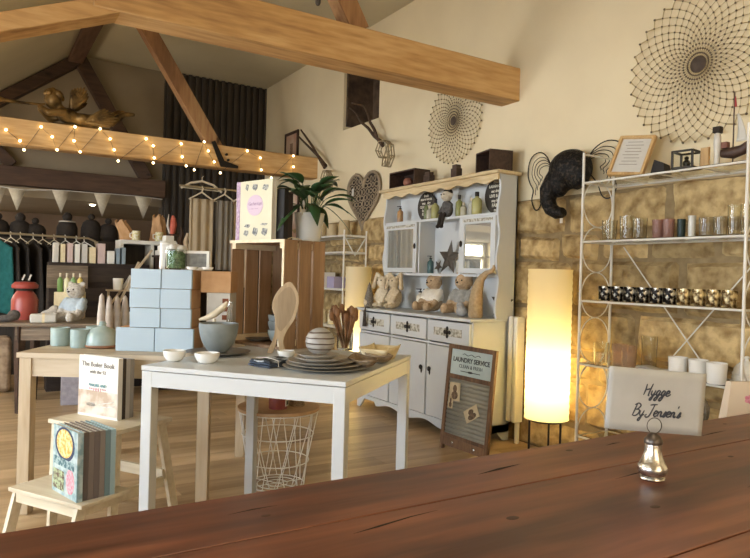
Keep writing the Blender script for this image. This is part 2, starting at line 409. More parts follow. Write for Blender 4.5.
# ================================================================ NEAR TABLE
tb = thing('wooden_table', 'big dark plank table filling the foreground', 'table', (1.0, .45, 0))
for i, (a, b) in enumerate([(.925, 1.115), (.578, .921), (.235, .574), (-.11, .231)]):
    part('plank', tb, MB().bx(-1.0, 3.0, a, b, .755, .80), M_table, world=True, bevel=.0015)
part('crack', tb, MB().tube([(.50, .866, .7992), (.56, .873, .7995), (.63, .884, .7995), (.72, .890, .7992)], [.0006,.0022,.0014,.0005], 6), M_black, world=True)
part('crack', tb, MB().tube([(.88, 1.012, .7992), (.95, 1.020, .7998), (1.03, 1.031, .7992)], [.0006,.0030,.0006], 6), M_black, world=True)
for ka, kb in (((1.32,1.05),(1.40,1.056)), ((1.62,1.0),(1.80,1.01)), ((1.30,.70),(1.46,.716)), ((1.1,.86),(1.28,.868)), ((.35,1.03),(.47,1.036)), ((2.0,1.03),(2.1,1.036)), ((1.55,.50),(1.72,.52))):
    part('crack', tb, MB().tube([(ka[0], ka[1], .7993), ((ka[0]+kb[0])/2, (ka[1]+kb[1])/2+.002, .7997), (kb[0], kb[1], .7993)], [.0004,.0016,.0004], 6), M_black, world=True)
for kx2, ky2, kr in ((1.21,1.06,.008),(.78,.80,.010),(1.52,.85,.007),(1.86,1.06,.006),(.42,.93+.07,.007),(1.05,.72,.009)):
    part('knot', tb, MB().ell((kx2, ky2, .7995), (kr*1.6, kr, .0009), 12), M_dark, world=True)
for x in (-.85, 2.85):
    for y in (-.05, .95):
        part('leg', tb, MB().bx(x-.05, x+.05, y-.05, y+.05, 0, .755), M_table, world=True, bevel=.004)
part('apron', tb, MB().bx(-.85, 2.85, .93, .97, .66, .755), M_table, world=True)
part('apron', tb, MB().bx(-.85, 2.85, -.07, -.03, .66, .755), M_table, world=True)

# bell shaped place card holder + card
bl = (1.192, 0.826, 0.800)
k = 0.00200
h = thing('card_holder', 'silver bell shaped card holder standing on the plank table', 'card holder', bl)
part('bell', h, MB().lathe([(0,0),(10.5*k,0),(12.5*k,1.5*k),(12*k,3*k),(10.5*k,3.5*k),(13*k,6*k),(15*k,10*k),(14.6*k,14*k),(12*k,18*k),(9.6*k,24*k),(8.2*k,30*k),(7.8*k,36*k),(8.6*k,37*k)], n=32), M_silver)
part('cap', h, MB().lathe([(8.8*k,36.5*k),(9.2*k,38*k),(8.8*k,41*k),(6*k,45*k),(2.5*k,47.5*k),(0,48*k)], n=24), mat('tarnished_cap', '#4f463e', '#6b6158', .4, 60, metal=.8), label='tarnished dark metal cap')
Rv = Vector((.8505, -.526, .0)).normalized(); Fv = Vector((.526, .8505, 0))
ring = [Rv*(7.5*k*math.cos(q))+Vector((0,0,55*k+8*k*math.sin(q)))+Fv*.002 for q in [2*PI*i/20-PI/2 for i in range(19)]]
part('ring', h, MB().tube([Vector((0,0,46*k))]+ring, .0011, 6), M_iron)
ring2 = [p+Fv*(-.004) for p in ring]
part('ring', h, MB().tube([Vector((0,0,46*k))]+ring2, .0011, 6), M_iron)
cw, chh = 100*k, 64*k
ctr = Vector(bl)+Vector((0,0,(479-399)*k))+Rv*(1*k)+Fv*(-.001)
Mc = Matrix(((Rv.x, 0, -Fv.x, ctr.x), (Rv.y, 0, -Fv.y, ctr.y), (0, 1, 0, ctr.z), (0, 0, 0, 1))) @ Matrix.Rotation(math.radians(-3.2), 4, 'Z')
cdt = thing('place_card', 'cream paper card handwritten with a shop name, held by silver bell', 'card', tuple(ctr))
def cardfn(u, v): 
    return Mc @ Vector(((u-.5)*cw, (v-.5)*chh, .0015*math.sin(u*5)-.003*(max(0, .35-u)**2)*4))
part('card', cdt, MB().grid(cardfn, 16, 8), mat('shaded_card', '#aaa79d', '#b2afa5', .85, 20), world=True, solid=.0008)  # paper greyed in its base colour to stand in for backlit shade
# brush lettering as strokes
GL = {
 'H': [[(0,1),(.02,.5),(-.03,0)], [(-.02,.45),(.25,.55),(.42,.62)], [(.48,1.05),(.40,.5),(.36,0),(.44,.0)]],
 'y': [[(0,.45),(0,.15),(.1,.02),(.22,.2),(.28,.48)], [(.28,.48),(.22,.05),(.1,-.4),(-.02,-.42),(0,-.25),(.2,0),(.36,.14)]],
 'g': [[(.28,.42),(.15,.48),(.02,.25),(.06,.03),(.2,.12),(.29,.45)], [(.29,.45),(.24,0),(.1,-.42),(-.04,-.4),(0,-.22),(.2,0),(.4,.15)]],
 'e': [[(0,.18),(.2,.28),(.22,.45),(.1,.48),(0,.25),(.06,.02),(.22,.04),(.36,.2)]],
 'B': [[(.12,1),(.06,.5),(0,0)], [(-.05,.9),(.2,1.08),(.42,.9),(.3,.62),(.1,.52)], [(.1,.52),(.4,.5),(.42,.2),(.2,-.02),(-.05,.03)]],
 'J': [[(-.05,.95),(.2,1.02),(.5,1.04)], [(.3,1.02),(.22,.5),(.1,.0),(-.1,-.12),(-.22,.02),(-.12,.15)]],
 'n': [[(0,.45),(0,0)], [(0,.2),(.1,.44),(.22,.42),(.22,.1),(.3,0),(.38,.12)]],
 's': [[(.02,.1),(.18,.48),(.2,.25),(.14,0),(0,.04),(.3,.14)]],
 "'": [[(.05,1.0),(.02,.78)]],
 'r': [[(0,.45),(0,0)], [(0,.25),(.12,.45),(.2,.42)]],
}
def smoothpts(P, n=5):
    if len(P) < 3: return P
    out = []
    for i in range(len(P)-1):
        p0, p1, p2, p3 = P[max(i-1,0)], P[i], P[i+1], P[min(i+2,len(P)-1)]
        for t in [j/n for j in range(n)]:
            out.append(tuple(.5*((2*p1[a])+(-p0[a]+p2[a])*t+(2*p0[a]-5*p1[a]+4*p2[a]-p3[a])*t*t+(-p0[a]+3*p1[a]-3*p2[a]+p3[a])*t**3) for a in (0,1)))
    out.append(P[-1]); return out
ADV = {'H': .56, 'y': .38, 'g': .40, 'e': .33, 'B': .52, ' ': .28, 'J': .42, 'n': .38, 's': .30, "'": .12, 'r': .25}
ink = MB()
for line, x0, y0, s in (("Hygge", -13, 9.5, 16), ("By Jensen's", -23, -12, 16.5)):
    x = x0
    for ch in line:
        for stq in GL.get(ch, []):
            P = smoothpts(stq)
            sp = [Mc @ Vector(((x+(px_+.22*py_)*s*.78)*k, (y0-4+py_*s*.72+(x-x0)*.02)*k, .0015)) for px_, py_ in P]
            ink.tube(sp, [(.55+.28*math.sin(PI*i/max(1,len(sp)-1)))*k for i in range(len(sp))], 6)
        x += ADV[ch]*s*.8
part('lettering', cdt, ink, M_ink, world=True)

# ================================================================ WHITE TABLE
A = Vector((1.168, 2.069, 0.810)); Bc = Vector((0.586, 2.745, 0.810)); Cc = Vector((1.873, 2.665, 0.810))
ang = math.atan2(Cc.y-A.y, Cc.x-A.x); Lx = (Cc-A).length; Ly = (Bc-A).length
wt = thing('white_table', 'square white laminate table with square legs crowded with pottery', 'table', (A.x, A.y, 0), ang)
part('tabletop', wt, MB().bx(0, Lx, 0, Ly, .79, .81), M_laminate, bevel=.002)
fr_ = MB()
for a0, a1, b0, b1 in ((.045, Lx-.045, .003, .025), (.045, Lx-.045, Ly-.025, Ly-.003), (.003, .025, .045, Ly-.045), (Lx-.025, Lx-.003, .045, Ly-.045)): fr_.bx(a0, a1, b0, b1, .725, .787)
part('apron', wt, fr_, M_laminate)
for a0 in (.002, Lx-.050):
    for b0 in (.002, Ly-.050): part('leg', wt, MB().bx(a0, a0+.048, b0, b0+.048, 0, .788), M_laminate, bevel=.003)

def bowl(name, label, loc, r, h, m, foot=.45, cat='bowl', grp=None, wall=.006, flare=1.0):
    pr = []; n = 8
    for i in range(n+1):
        t = i/n; pr.append((r*(foot+(1-foot)*math.sin(t*PI/2)**(.72*flare)), h*t**1.15))
    pr = [(0, 0), (r*foot, 0)]+pr[1:]
    inn = [(max(0, a-wall), b+wall*(1-i/len(pr))) for i, (a, b) in reversed(list(enumerate(pr)))]
    return solo(name, label, cat, MB().lathe(pr+inn, n=32), m, loc, group=grp)
def plate(name, label, loc, r, h, m, cat='plate', grp=None):
    return solo(name, label, cat, MB().lathe([(0,0),(r*.55,0),(r*.62,h*.2),(r*.97,h*.8),(r,h),(r*.96,h),(r*.6,h*.45),(0,h*.4)], n=40), m, loc, group=grp)
K1 = 0.00462
gb = (0.997, 3.007, 0.810)
plate('serving_plate', 'dark flat plate under the big grey bowl', gb, 33*K1, .016, mat('dark_plate', '#5c5a55', '#77736a', .35, 12))
bowl('mixing_bowl', 'big grey stoneware bowl on the dark plate', (gb[0], gb[1], .818), 20*K1, 30*K1, M_stoneglaze, .38)
p = (0.746, 2.833, 0.810); bowl('dip_bowl', 'small white bowl at the left corner of the white table', p, 10.5*K1, 10*K1, M_ceram, .5)
p = (0.856, 2.725, 0.810); bowl('dip_bowl', 'small white bowl just in front of the big grey bowl', p, 11.5*K1, 9.5*K1, M_ceram, .5)
# folded dark cloth with ribbon
p = Vector((1.105, 2.567, 0.810)); q = 0.00431
cl = thing('napkin_bundle', 'folded dark blue napkins tied with white string', 'napkins', tuple(p), ang-.35)
M_denim = mat('denim_blue', '#2c3440', '#3f4957', .95, 40, bump=.5)
M_denp = mat('denim_print', '#2f3338', '#aab0b4', .95, 26, lo=.48, hi=.62)
for i in range(3):
    part('napkin', cl, MB().grid(lambda u, v, i=i: ((u-.5)*46*q*(1-.04*i), (v-.5)*30*q*(1-.05*i), .004+i*.009+.003*math.sin(u*9+i)+.002*math.sin(v*8)), 16, 10), M_denp if i == 2 else M_denim, solid=.008, bevel=.002)
part('string', cl, MB().tube([(-.05,-16*q,.002),(-.052,-15.5*q,.03),(-.05,0,.036),(-.048,15.5*q,.03),(-.05,16*q,.002)], .0018, 6), M_paper)
# stack of plates on right front
p = (1.221, 2.339, 0.810); k2 = 0.00400
pc = Vector(p)+Vector((.03, .06, 0))
M_pl = [mat('plate_speckle', '#98948a', '#b0aba0', .3, 30), mat('plate_sand', '#aaa396', '#c0b9ab', .3, 30)]
zt = .81; gp = 'stoneware plates under the ribbed pot'
for i, (r, hh, lb) in enumerate([(44, .014, 'widest grey stoneware plate at the bottom of the plate stack'), (40, .018, 'second stoneware plate from the bottom of the stack'), (35, .020, 'third stoneware plate up, pale rim showing'), (28, .022, 'fourth stoneware plate up in the stack'), (22, .022, 'smallest stoneware plate, directly under the ribbed round pot')]):
    plate('stoneware_plate', lb, (pc.x+(i % 2)*.006-.012*i*.5, pc.y+.004*i, zt), r*k2, hh, M_pl[i % 2], grp=gp); zt += hh*.55
# ribbed round pot
rp = MB(); pr = [(0, 0)]
Rr = 15.2*k2
for i in range(0, 49):
    th = PI*(.13+.87*i/48); rr = Rr*math.sin(th)*(1+.018*math.sin(i*2*PI/6.0)); pr.append((rr, Rr*.93*(math.cos(.13*PI)-math.cos(th))))
rp.lathe(pr, n=36)
M_band = mat('banded_glaze', '#8f8c85', '#b0aca4', .35, 18)
nt = M_band.node_tree; bs = nt.nodes['Principled BSDF']; tc = [n for n in nt.nodes if n.type == 'TEX_COORD'][0]; crn = [n for n in nt.nodes if n.type == 'VALTORGB'][0]
wv = nt.nodes.new('ShaderNodeTexWave'); wv.bands_direction = 'Z'; wv.inputs['Scale'].default_value = 14; wv.inputs['Distortion'].default_value = 1.2; wv.inputs['Detail Scale'].default_value = .6
r3 = nt.nodes.new('ShaderNodeValToRGB'); r3.color_ramp.elements[0].position = .04; r3.color_ramp.elements[1].position = .2; r3.color_ramp.elements[0].color = hexc('#7a5f4c'); r3.color_ramp.elements[1].color = (1,1,1,1)
mxn = nt.nodes.new('ShaderNodeMix'); mxn.data_type = 'RGBA'; mxn.blend_type = 'MULTIPLY'; mxn.inputs[0].default_value = 1
nt.links.new(tc.outputs['Object'], wv.inputs['Vector']); nt.links.new(wv.outputs['Fac'], r3.inputs[0]); nt.links.new(crn.outputs[0], mxn.inputs[6]); nt.links.new(r3.outputs[0], mxn.inputs[7]); nt.links.new(mxn.outputs[2], bs.inputs['Base Color'])
solo('round_pot', 'round ribbed stoneware pot with brown bands on the plate stack', 'pot', rp, M_band, (pc.x-.018, pc.y+.014, zt+.008))
# leaf shaped wooden bowls
M_leafw = wood('leaf_bowl_wood', '#6b5a46', '#8d7b62', '#a8967b', 'x', 6, knots=False)
def leafbowl(name, label, loc, L_, W_, H_, rz, m=None):
    def fn(u, v):
        s = math.sin(PI*min(max(u, .001), .999))**.7; y = (v-.5)*W_*s
        return ((u-.5)*L_, y, H_*((abs(v-.5)*2)**2*s*.8+(abs(u-.5)*2)**3*.9)+.005)
    return solo(name, label, 'bowl', MB().grid(fn, 18, 10), m or M_leafw, loc, rz, solid=.006)
p = (1.392, 2.333, 0.810); leafbowl('leaf_dish', 'leaf shaped carved wooden dish leaning on the plate stack', (p[0]+.02, p[1]+.03, .812), .25, .12, .045, ang+.6)
p = (1.534, 2.442, 0.810); leafbowl('leaf_dish', 'second leaf dish, nearer the cream folded basket', (p[0]+.02, p[1]+.02, .812), .20, .10, .045, ang+.9)
p = Vector((1.628, 2.514, 0.810)); q = 0.00462
ck = thing('paper_basket', 'cream folded basket on the right edge of the white table', 'basket', (p.x+.0, p.y+.05, .81), ang)
M_cream = mat('cream_felt', '#d8c79c', '#e6d8b2', .8, 30)
bk_ = MB()
for s, sl in ((-1, 1), (1, 1)):
    bk_.grid(lambda u, v, s=s: ((u-.5)*.17*(1+.25*v), s*(.045+.022*v), .003+.06*v+(.004*(2*u-1)**2)*v), 10, 4)
    bk_.grid(lambda u, v, s=s: (s*(.085+.021*v), (u-.5)*.09*(1+.45*v), .003+.055*v), 6, 4)
bk_.bx(-.085, .085, -.045, .045, .001, .005)
part('side', ck, bk_, M_cream, solid=.003)
p = (1.807, 2.911, 0.810)
plate('wooden_platter', 'pale round wooden platter behind the leaf dishes', (p[0], p[1]-.04, .81), .105, .016, mat('maple_platter', '#c8a878', '#dcc090', .5, 12))
p = (1.248, 2.762, 0.810); bowl('dip_bowl', 'tiny white bowl between the carved leaf board and plates', (p[0], p[1]+.02, .81), 9*q, 7*q, M_ceram, .5)
# jar of wooden utensils
p = (1.626, 2.879, 0.810)
jr = thing('utensil_jar', 'glass jar packed with brown wooden spoons behind the round pot', 'jar', (p[0]+.035, p[1]+.085, .80))
jx = 0
part('jar', jr, MB().lathe([(0,0.01),(.040,0.01),(.043,.02),(.043,.11),(.039,.115),(.039,.02),(0,.018)], n=24), M_glass)
for i in range(18):
    a_ = i*2.4; r0 = .018*((i % 4)/3); tx = .075*math.cos(a_)*(.5+.5*((i*7) % 5)/4); ty = .075*math.sin(a_)
    h0 = .17+.04*((i*5) % 7)/6
    mbx = MB().cyl((r0*math.cos(a_), r0*math.sin(a_), .022), (tx, ty, h0), .004, .0055, 8)
    mbx.ell((tx*1.08, ty*1.08, h0+.012), (.016, .010, .026), 10)
    part('wooden_spoon', jr, mbx, mat('spoon_wood', '#6f4b2e', '#916844', .6, 20))
# ================================================================ CRATE
cx0 = Vector((1.340, 3.042, 0.810))
ca = math.radians(17)
cr_ = thing('wooden_crate', 'pine crate standing on end at the back of the white table', 'crate', (cx0.x, cx0.y, .81), ca)
CW, CD, CH = .30, .455, .565   # local x = right face width, local y = left face depth
for i in range(3):
    xa = .004+i*(CW-.004)/3; part('slat', cr_, MB().bx(xa, xa+.085, 0, .012, 0, CH-.0), M_crate, bevel=.002)
    part('slat', cr_, MB().bx(xa, xa+.085, CD-.012, CD, 0, CH), M_crate, bevel=.002)
for i in range(4):
    ya = .014+i*.108; part('slat', cr_, MB().bx(CW-.012, CW, ya, ya+.098, 0, CH), M_crate, bevel=.002)
for z0 in (0, CH-.016): part('end_board', cr_, MB().bx(.0, CW, .012, CD-.012, z0, z0+.016), M_crate, bevel=.002)
for z0 in (.016, CH-.046):
    for y0 in (.0125, CD-.0425): part('corner_block', cr_, MB().bx(.004, CW-.012, y0, y0+.03, z0, z0+.03), M_crateedge)
part('edge_strip', cr_, MB().bx(-.004, .0, 0, .014, 0, CH), M_crateedge); part('edge_strip', cr_, MB().bx(-.004, .0, .014, CD, CH-.016, CH), M_crateedge)
def cl_(x, y, z):
    v = T(cx0.x, cx0.y, .81) @ rotz(ca) @ Vector((x, y, z)); return (v.x, v.y, v.z)
zt = .016; q = 0.00538
for i, lb in enumerate(['bottom pale blue bowl in the stack inside the crate', 'middle grey bowl in the stack inside the crate', 'top grey bowl in the stack inside the crate']):
    bowl('nested_bowl', lb, cl_(.10, .12, zt), .075, .075, [M_glazeblue, M_stoneglaze, M_stoneglaze][i], .42, grp='bowls nested inside the crate'); zt += [.045, .034, 0][i]
plate('side_plate', 'dark small plate inside the crate beside the bowls', cl_(.10, .31, .016), .075, .016, mat('dark_plate', '#5c5a55'))
# carved leaf spoon board standing in front
p = Vector((1.241, 2.948, 0.812)); q = 0.00492
def closed_smooth(P, n=4):
    m = len(P); out = []
    for i in range(m):
        p0, p1, p2, p3 = P[i-1], P[i], P[(i+1) % m], P[(i+2) % m]
        for t in [j/n for j in range(n)]:
            out.append(tuple(.5*((2*p1[a])+(-p0[a]+p2[a])*t+(2*p0[a]-5*p1[a]+4*p2[a]-p3[a])*t*t+(-p0[a]+3*p1[a]-3*p2[a]+p3[a])*t**3) for a in (0,1)))
    return out
oc = [(-9.4,0),(-3,16),(-2.3,34),(-5.6,47),(-.5,61),(10.9,71),(19,62),(21,50),(17,34),(9.6,22),(6.5,11),(9,0),(3,0),(2,9),(.5,14),(-1,8),(-4,0)]
oc = [(x*q, y*q) for x, y in closed_smooth(oc)]
fb = MB(); Mf = face(p.x+.03, p.y-.0, .812, math.atan2(-Fv.y, -Fv.x), lean=-.03)
fb.prism(oc[::1], .018, Mf)
cb = thing('carved_board', 'tall pale carved wooden fish-shaped dish propped against the crate', 'dish', (p.x+.03, p.y, .812))
M_carv = wood('carved_ash', '#a58d6a', '#bda582', '#cdb896', 'z', 5, knots=False)
part('rim', cb, fb, M_carv, world=True, bevel=.003)
ins = closed_smooth([(-1,30),(-3,46),(1.5,58),(10.5,66),(16.5,60),(18,50),(14.5,36),(7,25),(3,22)])
part('hollow', cb, MB().prism([(x*q, y*q) for x, y in ins], .003, Mf @ T(0, 0, .0095)), wood('carved_dark', '#86704f', '#9c8564', '#ab9473', 'z', 5, knots=False), world=True, label='darker hollowed centre')
# things on the crate
zt = .81+CH
pb = thing('recipe_book', 'large cream and lilac illustrated book upright on the crate', 'book', cl_(.025, .12, CH), ca)
BW, BH, BT = .30, .318, .032
M_cov = mat('cover_cream', '#c6bf9f', '#cec8ac', .5, 4)
def bookat(root, w, h, t, cov, pages, M=None):
    """cover face on local -x side, spine towards +y end"""
    part('cover', root, MB().bx(-t/2, -t/2+.003, 0, w, 0, h), cov); part('cover', root, MB().bx(t/2-.003, t/2, 0, w, 0, h), cov)
    part('spine', root, MB().bx(-t/2, t/2, w, w+.003, 0, h), cov)
    part('pages', root, MB().bx(-t/2+.003, t/2-.003, .004, w, .003, h-.003), pages)
bookat(pb, BW, BH, BT, M_cov, M_paper)
Mb = Matrix(((0,0,-1,-BT/2-.0006),(-1,0,0,BW),(0,1,0,0),(0,0,0,1)))
lil = mat('lilac_print', '#9c7f98', '#bba3b3', .6, 60, lo=.4, hi=.6)
part('border', pb, MB().bx(0, .032, 0, BH, 0, .001, M=Mb), lil, label='lilac patterned border')
el_ = [(.16+.068*math.cos(a), .185+.056*math.sin(a)) for a in [i*PI/14 for i in range(28)]]
part('emblem', pb, MB().prism(el_, .001, Mb), mat('lilac_pale', '#c4adba', None, .6), label='pale lilac oval')
gp_ = mat('grey_print', '#56585c', '#a9a79c', .7, 90, lo=.4, hi=.6)
lt = MB()
for bx_, by_, w_, h_ in [(.075,.265,.03,.04),(.13,.262,.055,.04),(.215,.258,.06,.036),(.065,.02,.05,.036),(.07,.065,.06,.022),(.14,.02,.055,.05),(.215,.02,.06,.045),(.205,.075,.07,.014)]:
    n_ = 9; lt.prism([(bx_+w_/2+w_/2*math.cos(i*2*PI/n_)*(1 if i % 2 else .75), by_+h_/2+h_/2*math.sin(i*2*PI/n_)*(1 if i % 2 else .8)) for i in range(n_)], .001, Mb)
part('illustration', pb, lt, gp_, label='grey drawings of jars and fruit')
part('lettering', pb, text_mb('Gatherings', .026, Mb @ T(.16, .193, .001), shear=.3), lil); 
lt2 = MB(); lt2.bx(.115, .185, .165, .168, .0005, .0015, M=Mb); part('rule', pb, lt2, lil)
# dark narrow books right behind
for i, (lb, cc) in enumerate([('black spined book just right of the cream recipe book', '#17130f'), ('dark brown spined book second right of the recipe book', '#2a2019')]):
    o = thing('standing_book', lb, 'book', cl_(.060+i*.031, .035, CH), ca, 'dark books on the crate')
    part('cover', o, MB().bx(-.015, .015, .03, .10, 0, .265-.02*i), mat('dark_cover_%d' % i, cc, None, .7), bevel=.002)
    part('pages', o, MB().bx(-.011, .011, .031, .102, .004, .259-.02*i), M_paper)
# potted peace lily
p = Vector(cl_(.243, .085, CH)); q = 0.00477
pt = thing('potted_plant', 'green leafy plant in a tapered white pot on the crate', 'plant', tuple(p))
part('pot', pt, MB().lathe([(0,0),(.060,0),(.063,.004),(.081,.148),(.084,.152),(.080,.155),(.075,.146),(.058,.012),(0,.01)], n=36), mat('pot_white', '#cfd0ca', '#d8d8d0', .4, 6))
part('soil', pt, MB().lathe([(0,.128),(.073,.13),(.072,.134),(0,.14)], n=24), mat('soil', '#2a1f16', '#3a2c20', 1, 50, bump=1))
def leaf(mb, p0, d, L_, W_, droop, up):
    d = Vector(d).normalized(); side = d.cross(Vector((0,0,1))).normalized(); n = 8; vs = []; fs = []
    for i in range(n+1):
        t = i/n; c_ = Vector(p0)+d*(L_*t)+Vector((0,0,up*L_*t-droop*L_*t*t)); w_ = W_*math.sin(PI*min(.999, t**.8))+.0008
        for s in (-1, 0, 1): vs.append(c_+side*(s*w_)+Vector((0,0,-.18*w_*abs(s)*-1)))
    for i in range(n):
        for s in (0, 1): fs.append((i*3+s, i*3+s+1, (i+1)*3+s+1, (i+1)*3+s))
    mb.add(vs, fs)
random.seed(5)
for i in range(28):
    a_ = i*2.399+.4; L_ = rnd(.13, .2); out = rnd(.35, 1.0)
    c0 = (.03*math.cos(a_), .03*math.sin(a_), .13); st_h = rnd(.09, .25)*(1.25-out*.55); d = Vector((math.cos(a_), math.sin(a_), 0))
    e_ = Vector(c0)+d*(.055*out)+Vector((0,0,st_h))
    mbx = MB(); leaf(mbx, e_, d, L_*(.55+.45*out), rnd(.034, .046), rnd(.3, .7), rnd(.5, 1.2)*(1.5-out))
    lf = part('leaf', pt, mbx, M_leaf, solid=.0008)
    part('stem', lf, MB().tube([c0, (Vector(c0)+e_)/2+Vector((0,0,.01)), e_], .0026, 5), M_leaf)
for d, L_, up in (((-.9,.25,0), .20, .05), ((-.75,-.35,0), .20, -.25), ((.85,-.5,0), .19, .15), ((.8,-.55,0), .17, -.4), ((.7,.5,0), .17, -.1), ((-.2,-.9,0), .12, -.5)):
    mbx = MB(); leaf(mbx, (d[0]*.07, d[1]*.07, .2), d, L_, .030, .55, up); part('leaf', pt, mbx, M_leaf, solid=.0008)
part('spadix', pt, MB().ell((-.05,-.03,.20), (.008,.008,.02), 8), M_paper)
part('tag', pt, MB().box((-.06,-.05,.155), (.03,.002,.03), .4), M_paper)
solo('cord_loop', 'thin string trailing along the crate top beside the pot', 'string', MB().tube([cl_(.02,.0,CH+.003), cl_(.06,.01,CH+.012), cl_(.10,-.004,CH+.004), cl_(.14,.03,CH+.003)], .0025, 6), mat('twine', '#c9b892', None, .9))
# ================================================================ PINE TABLE
pa = math.radians(-30); P0 = Vector((0.210, 3.489, 0.785))+Vector((-.015,.07,0))
pn = thing('pine_table', 'pale pine table behind the white one, stacked with boxes', 'table', (P0.x, P0.y, 0), pa)
PL, PW = .92, 1.12
for i in range(6): part('board', pn, MB().bx(-.01, PL+.01, i*PW/6, (i+1)*PW/6-.001, .760, .785), M_pine, bevel=.001)
ap = MB(); ap.bx(.02, PL-.02, .012, .032, .67, .76); part('apron', pn, ap, M_pine)
part('apron', pn, MB().bx(.02, PL-.02, PW-.032, PW-.012, .67, .76), M_pine)
part('apron', pn, MB().bx(.012, .03, .02, PW-.02, .67, .76), M_pine); part('apron', pn, MB().bx(PL-.03, PL-.012, .02, PW-.02, .67, .76), M_pine)
for a0 in (.003, PL-.060):
    for b0 in (.003, PW-.060): part('leg', pn, MB().bx(a0, a0+.057, b0, b0+.057, 0, .76), M_pinez, bevel=.002)
def pn_(x, y, z=.785):
    v = T(P0.x, P0.y, 0) @ rotz(pa) @ Vector((x, y, z)); return (v.x, v.y, v.z)
# powder blue gift boxes: find local frame from the photo's lowest row
b1 = Vector((0.790, 3.378, 0.785)); kb = 0.00508
bd = math.radians(-32); bu = Vector((math.cos(bd), math.sin(bd), 0)); bn = Vector((-bu.y, bu.x, 0))
bw, bh, bdp = 38*kb*1.02, 20*kb, .19
M_boxline = mat('box_shadow_gap', '#8ba6ad', None, .7)
gx = 'powder blue gift boxes stacked on the pine table'
rowname = ['bottom', 'second', 'third', 'top']
zz = .785
for r_ in range(4):
    hh = (24 if r_ == 0 else 19.6)*kb; ww = bw if r_ == 0 else 27.5*kb*1.12
    for c_ in range(2):
        if r_ == 0: o0 = b1+bu*((c_-1)*bw+(0 if c_ else -.002))
        else: o0 = b1+bu*(.004*(r_ % 2)+(c_-1)*ww+.018)+bn*.012
        o = thing('gift_box', '%s powder blue box of the %s tower, kraft sides' % (rowname[r_] + (' row' if 0 else '-most' if 0 else ' level'), ('left', 'right')[c_]), 'box', (o0.x, o0.y, zz), bd+(.012*(-1)**(r_+c_)), gx)
        part('lid', o, MB().bx(.001, ww-.002, -.002, .02, .001, hh-.001), M_blue, bevel=.002, label='powder blue face')
        part('carton', o, MB().bx(.002, ww-.004, .02, bdp, .0, hh-.002), M_kraft, bevel=.002, label='brown kraft side')
    zz += hh
ztop = zz
# plain kraft cartons to the right of the tower
o0 = b1+bu*(bw*.62+.085)+bn*.07
kx = thing('kraft_box', 'plain brown kraft box high at the right of the blue tower', 'box', (o0.x, o0.y, ztop-19.6*kb*1.15), bd)
part('carton', kx, MB().bx(.0, .155, 0, .16, 0, 19.6*kb*1.12), M_kraft, bevel=.002)
zb = .785; hs_ = [.10, .11]
tot = ztop-19.6*kb*1.15-.785
for i in range(2):
    ox = thing('book_carton', ['cream and brown picture carton below the plain kraft box', 'pale patterned carton directly under the plain kraft box'][i], 'box', (o0.x, o0.y, zb), bd)
    part('carton', ox, MB().bx(.03, .15, .01, .16, 0, tot/2-.001), M_paper, bevel=.001)
    pi = MB()
    for a in range(3):
        pi.bx(.112, .142, .006, .0098, .014+a*tot/2*.28, .014+a*tot/2*.28+.024)
    part('picture', ox, pi, mat('brown_print', '#6b3a22', '#8c5230', .7, 40))
    zb += tot/2
# wooden scoop and whisk leaning out of the grey bowl
bb = gb
sc2 = thing('wooden_scoop', 'pale wooden scoop leaning out behind the big grey bowl', 'scoop', (bb[0]+.03, bb[1]+.16, .81), math.radians(-30))
part('handle', sc2, MB().tube([(0,0,0),(0,0,.06),(0,0,.12),(0,0,.155)], [.008,.010,.007,.009], 10), M_birch)
part('paddle', sc2, MB().tube([(-.075,0,.150),(-.04,0,.158),(0,0,.178),(.04,0,.212),(.062,0,.24)], [.006,.013,.017,.017,.008], 12), M_birch)
wk = thing('metal_tongs', 'shiny metal utensils standing upright behind the grey bowl', 'utensils', (bb[0]+.10, bb[1]+.14, .81), 0)
M_steel = mat('steel', '#b9bcc0', None, .2, metal=1)
for i in range(3): part('utensil', wk, MB().tube([(.012*i-.01,0,0),(.012*i-.012,0,.12),(.01*i-.01,0,.19),(.006*i,0,.24)], [.004,.003,.004,.003], 8).ell((.012*i-.012,0,.10), (.009,.003,.022), 10), M_steel)
# teal cups, butter dish, grey cones
M_teal = mat('duck_egg_glaze', '#8fa3a0', '#9fb0ab', .3, 20)
for i, (px_, lb) in enumerate([((63, 347), 'front left duck egg cup on the pine table'), ((83, 348), 'front right duck egg cup, next to the lidded butter dish'), ((94, 345), 'duck egg cup standing behind the other two')]):
    pos = [(0.404, 3.786, 0.785), (0.485, 3.663, 0.785), (0.583, 3.834, 0.785)][i]
    kk = 0.00523
    solo('duck_egg_cup', lb, 'cup', MB().lathe([(0,0),(8.6*kk,0),(9.2*kk,1*kk),(9.2*kk,3*kk),(9.4*kk,18*kk),(8.8*kk,18.4*kk),(8.5*kk,17*kk),(8.2*kk,2*kk),(0,2*kk)], n=28), M_teal, (pos[0], pos[1]+.03, .785), group='duck egg cups')
p = (0.587, 3.630, 0.785); kk = 0.00523
bt_ = thing('butter_dish', 'round lidded duck egg dish with brown rim on the pine table', 'dish', (p[0], p[1]+.03, .785))
part('base', bt_, MB().lathe([(0,0),(14*kk,0),(16.5*kk,1.5*kk),(16.8*kk,3.2*kk),(0,3.2*kk)], n=32), mat('rim_brown', '#8f6a52', None, .4), label='brown rimmed base')
part('lid', bt_, MB().lathe([(15.6*kk,3.2*kk),(15.8*kk,5*kk),(14.5*kk,13*kk),(11*kk,18.5*kk),(4*kk,21*kk),(3*kk,22*kk),(4*kk,24*kk),(2.5*kk,26*kk),(0,26.4*kk)], n=32), M_teal)
M_cone = mat('oat_ceramic', '#b3a79a', '#c8bdb0', .7, 25)
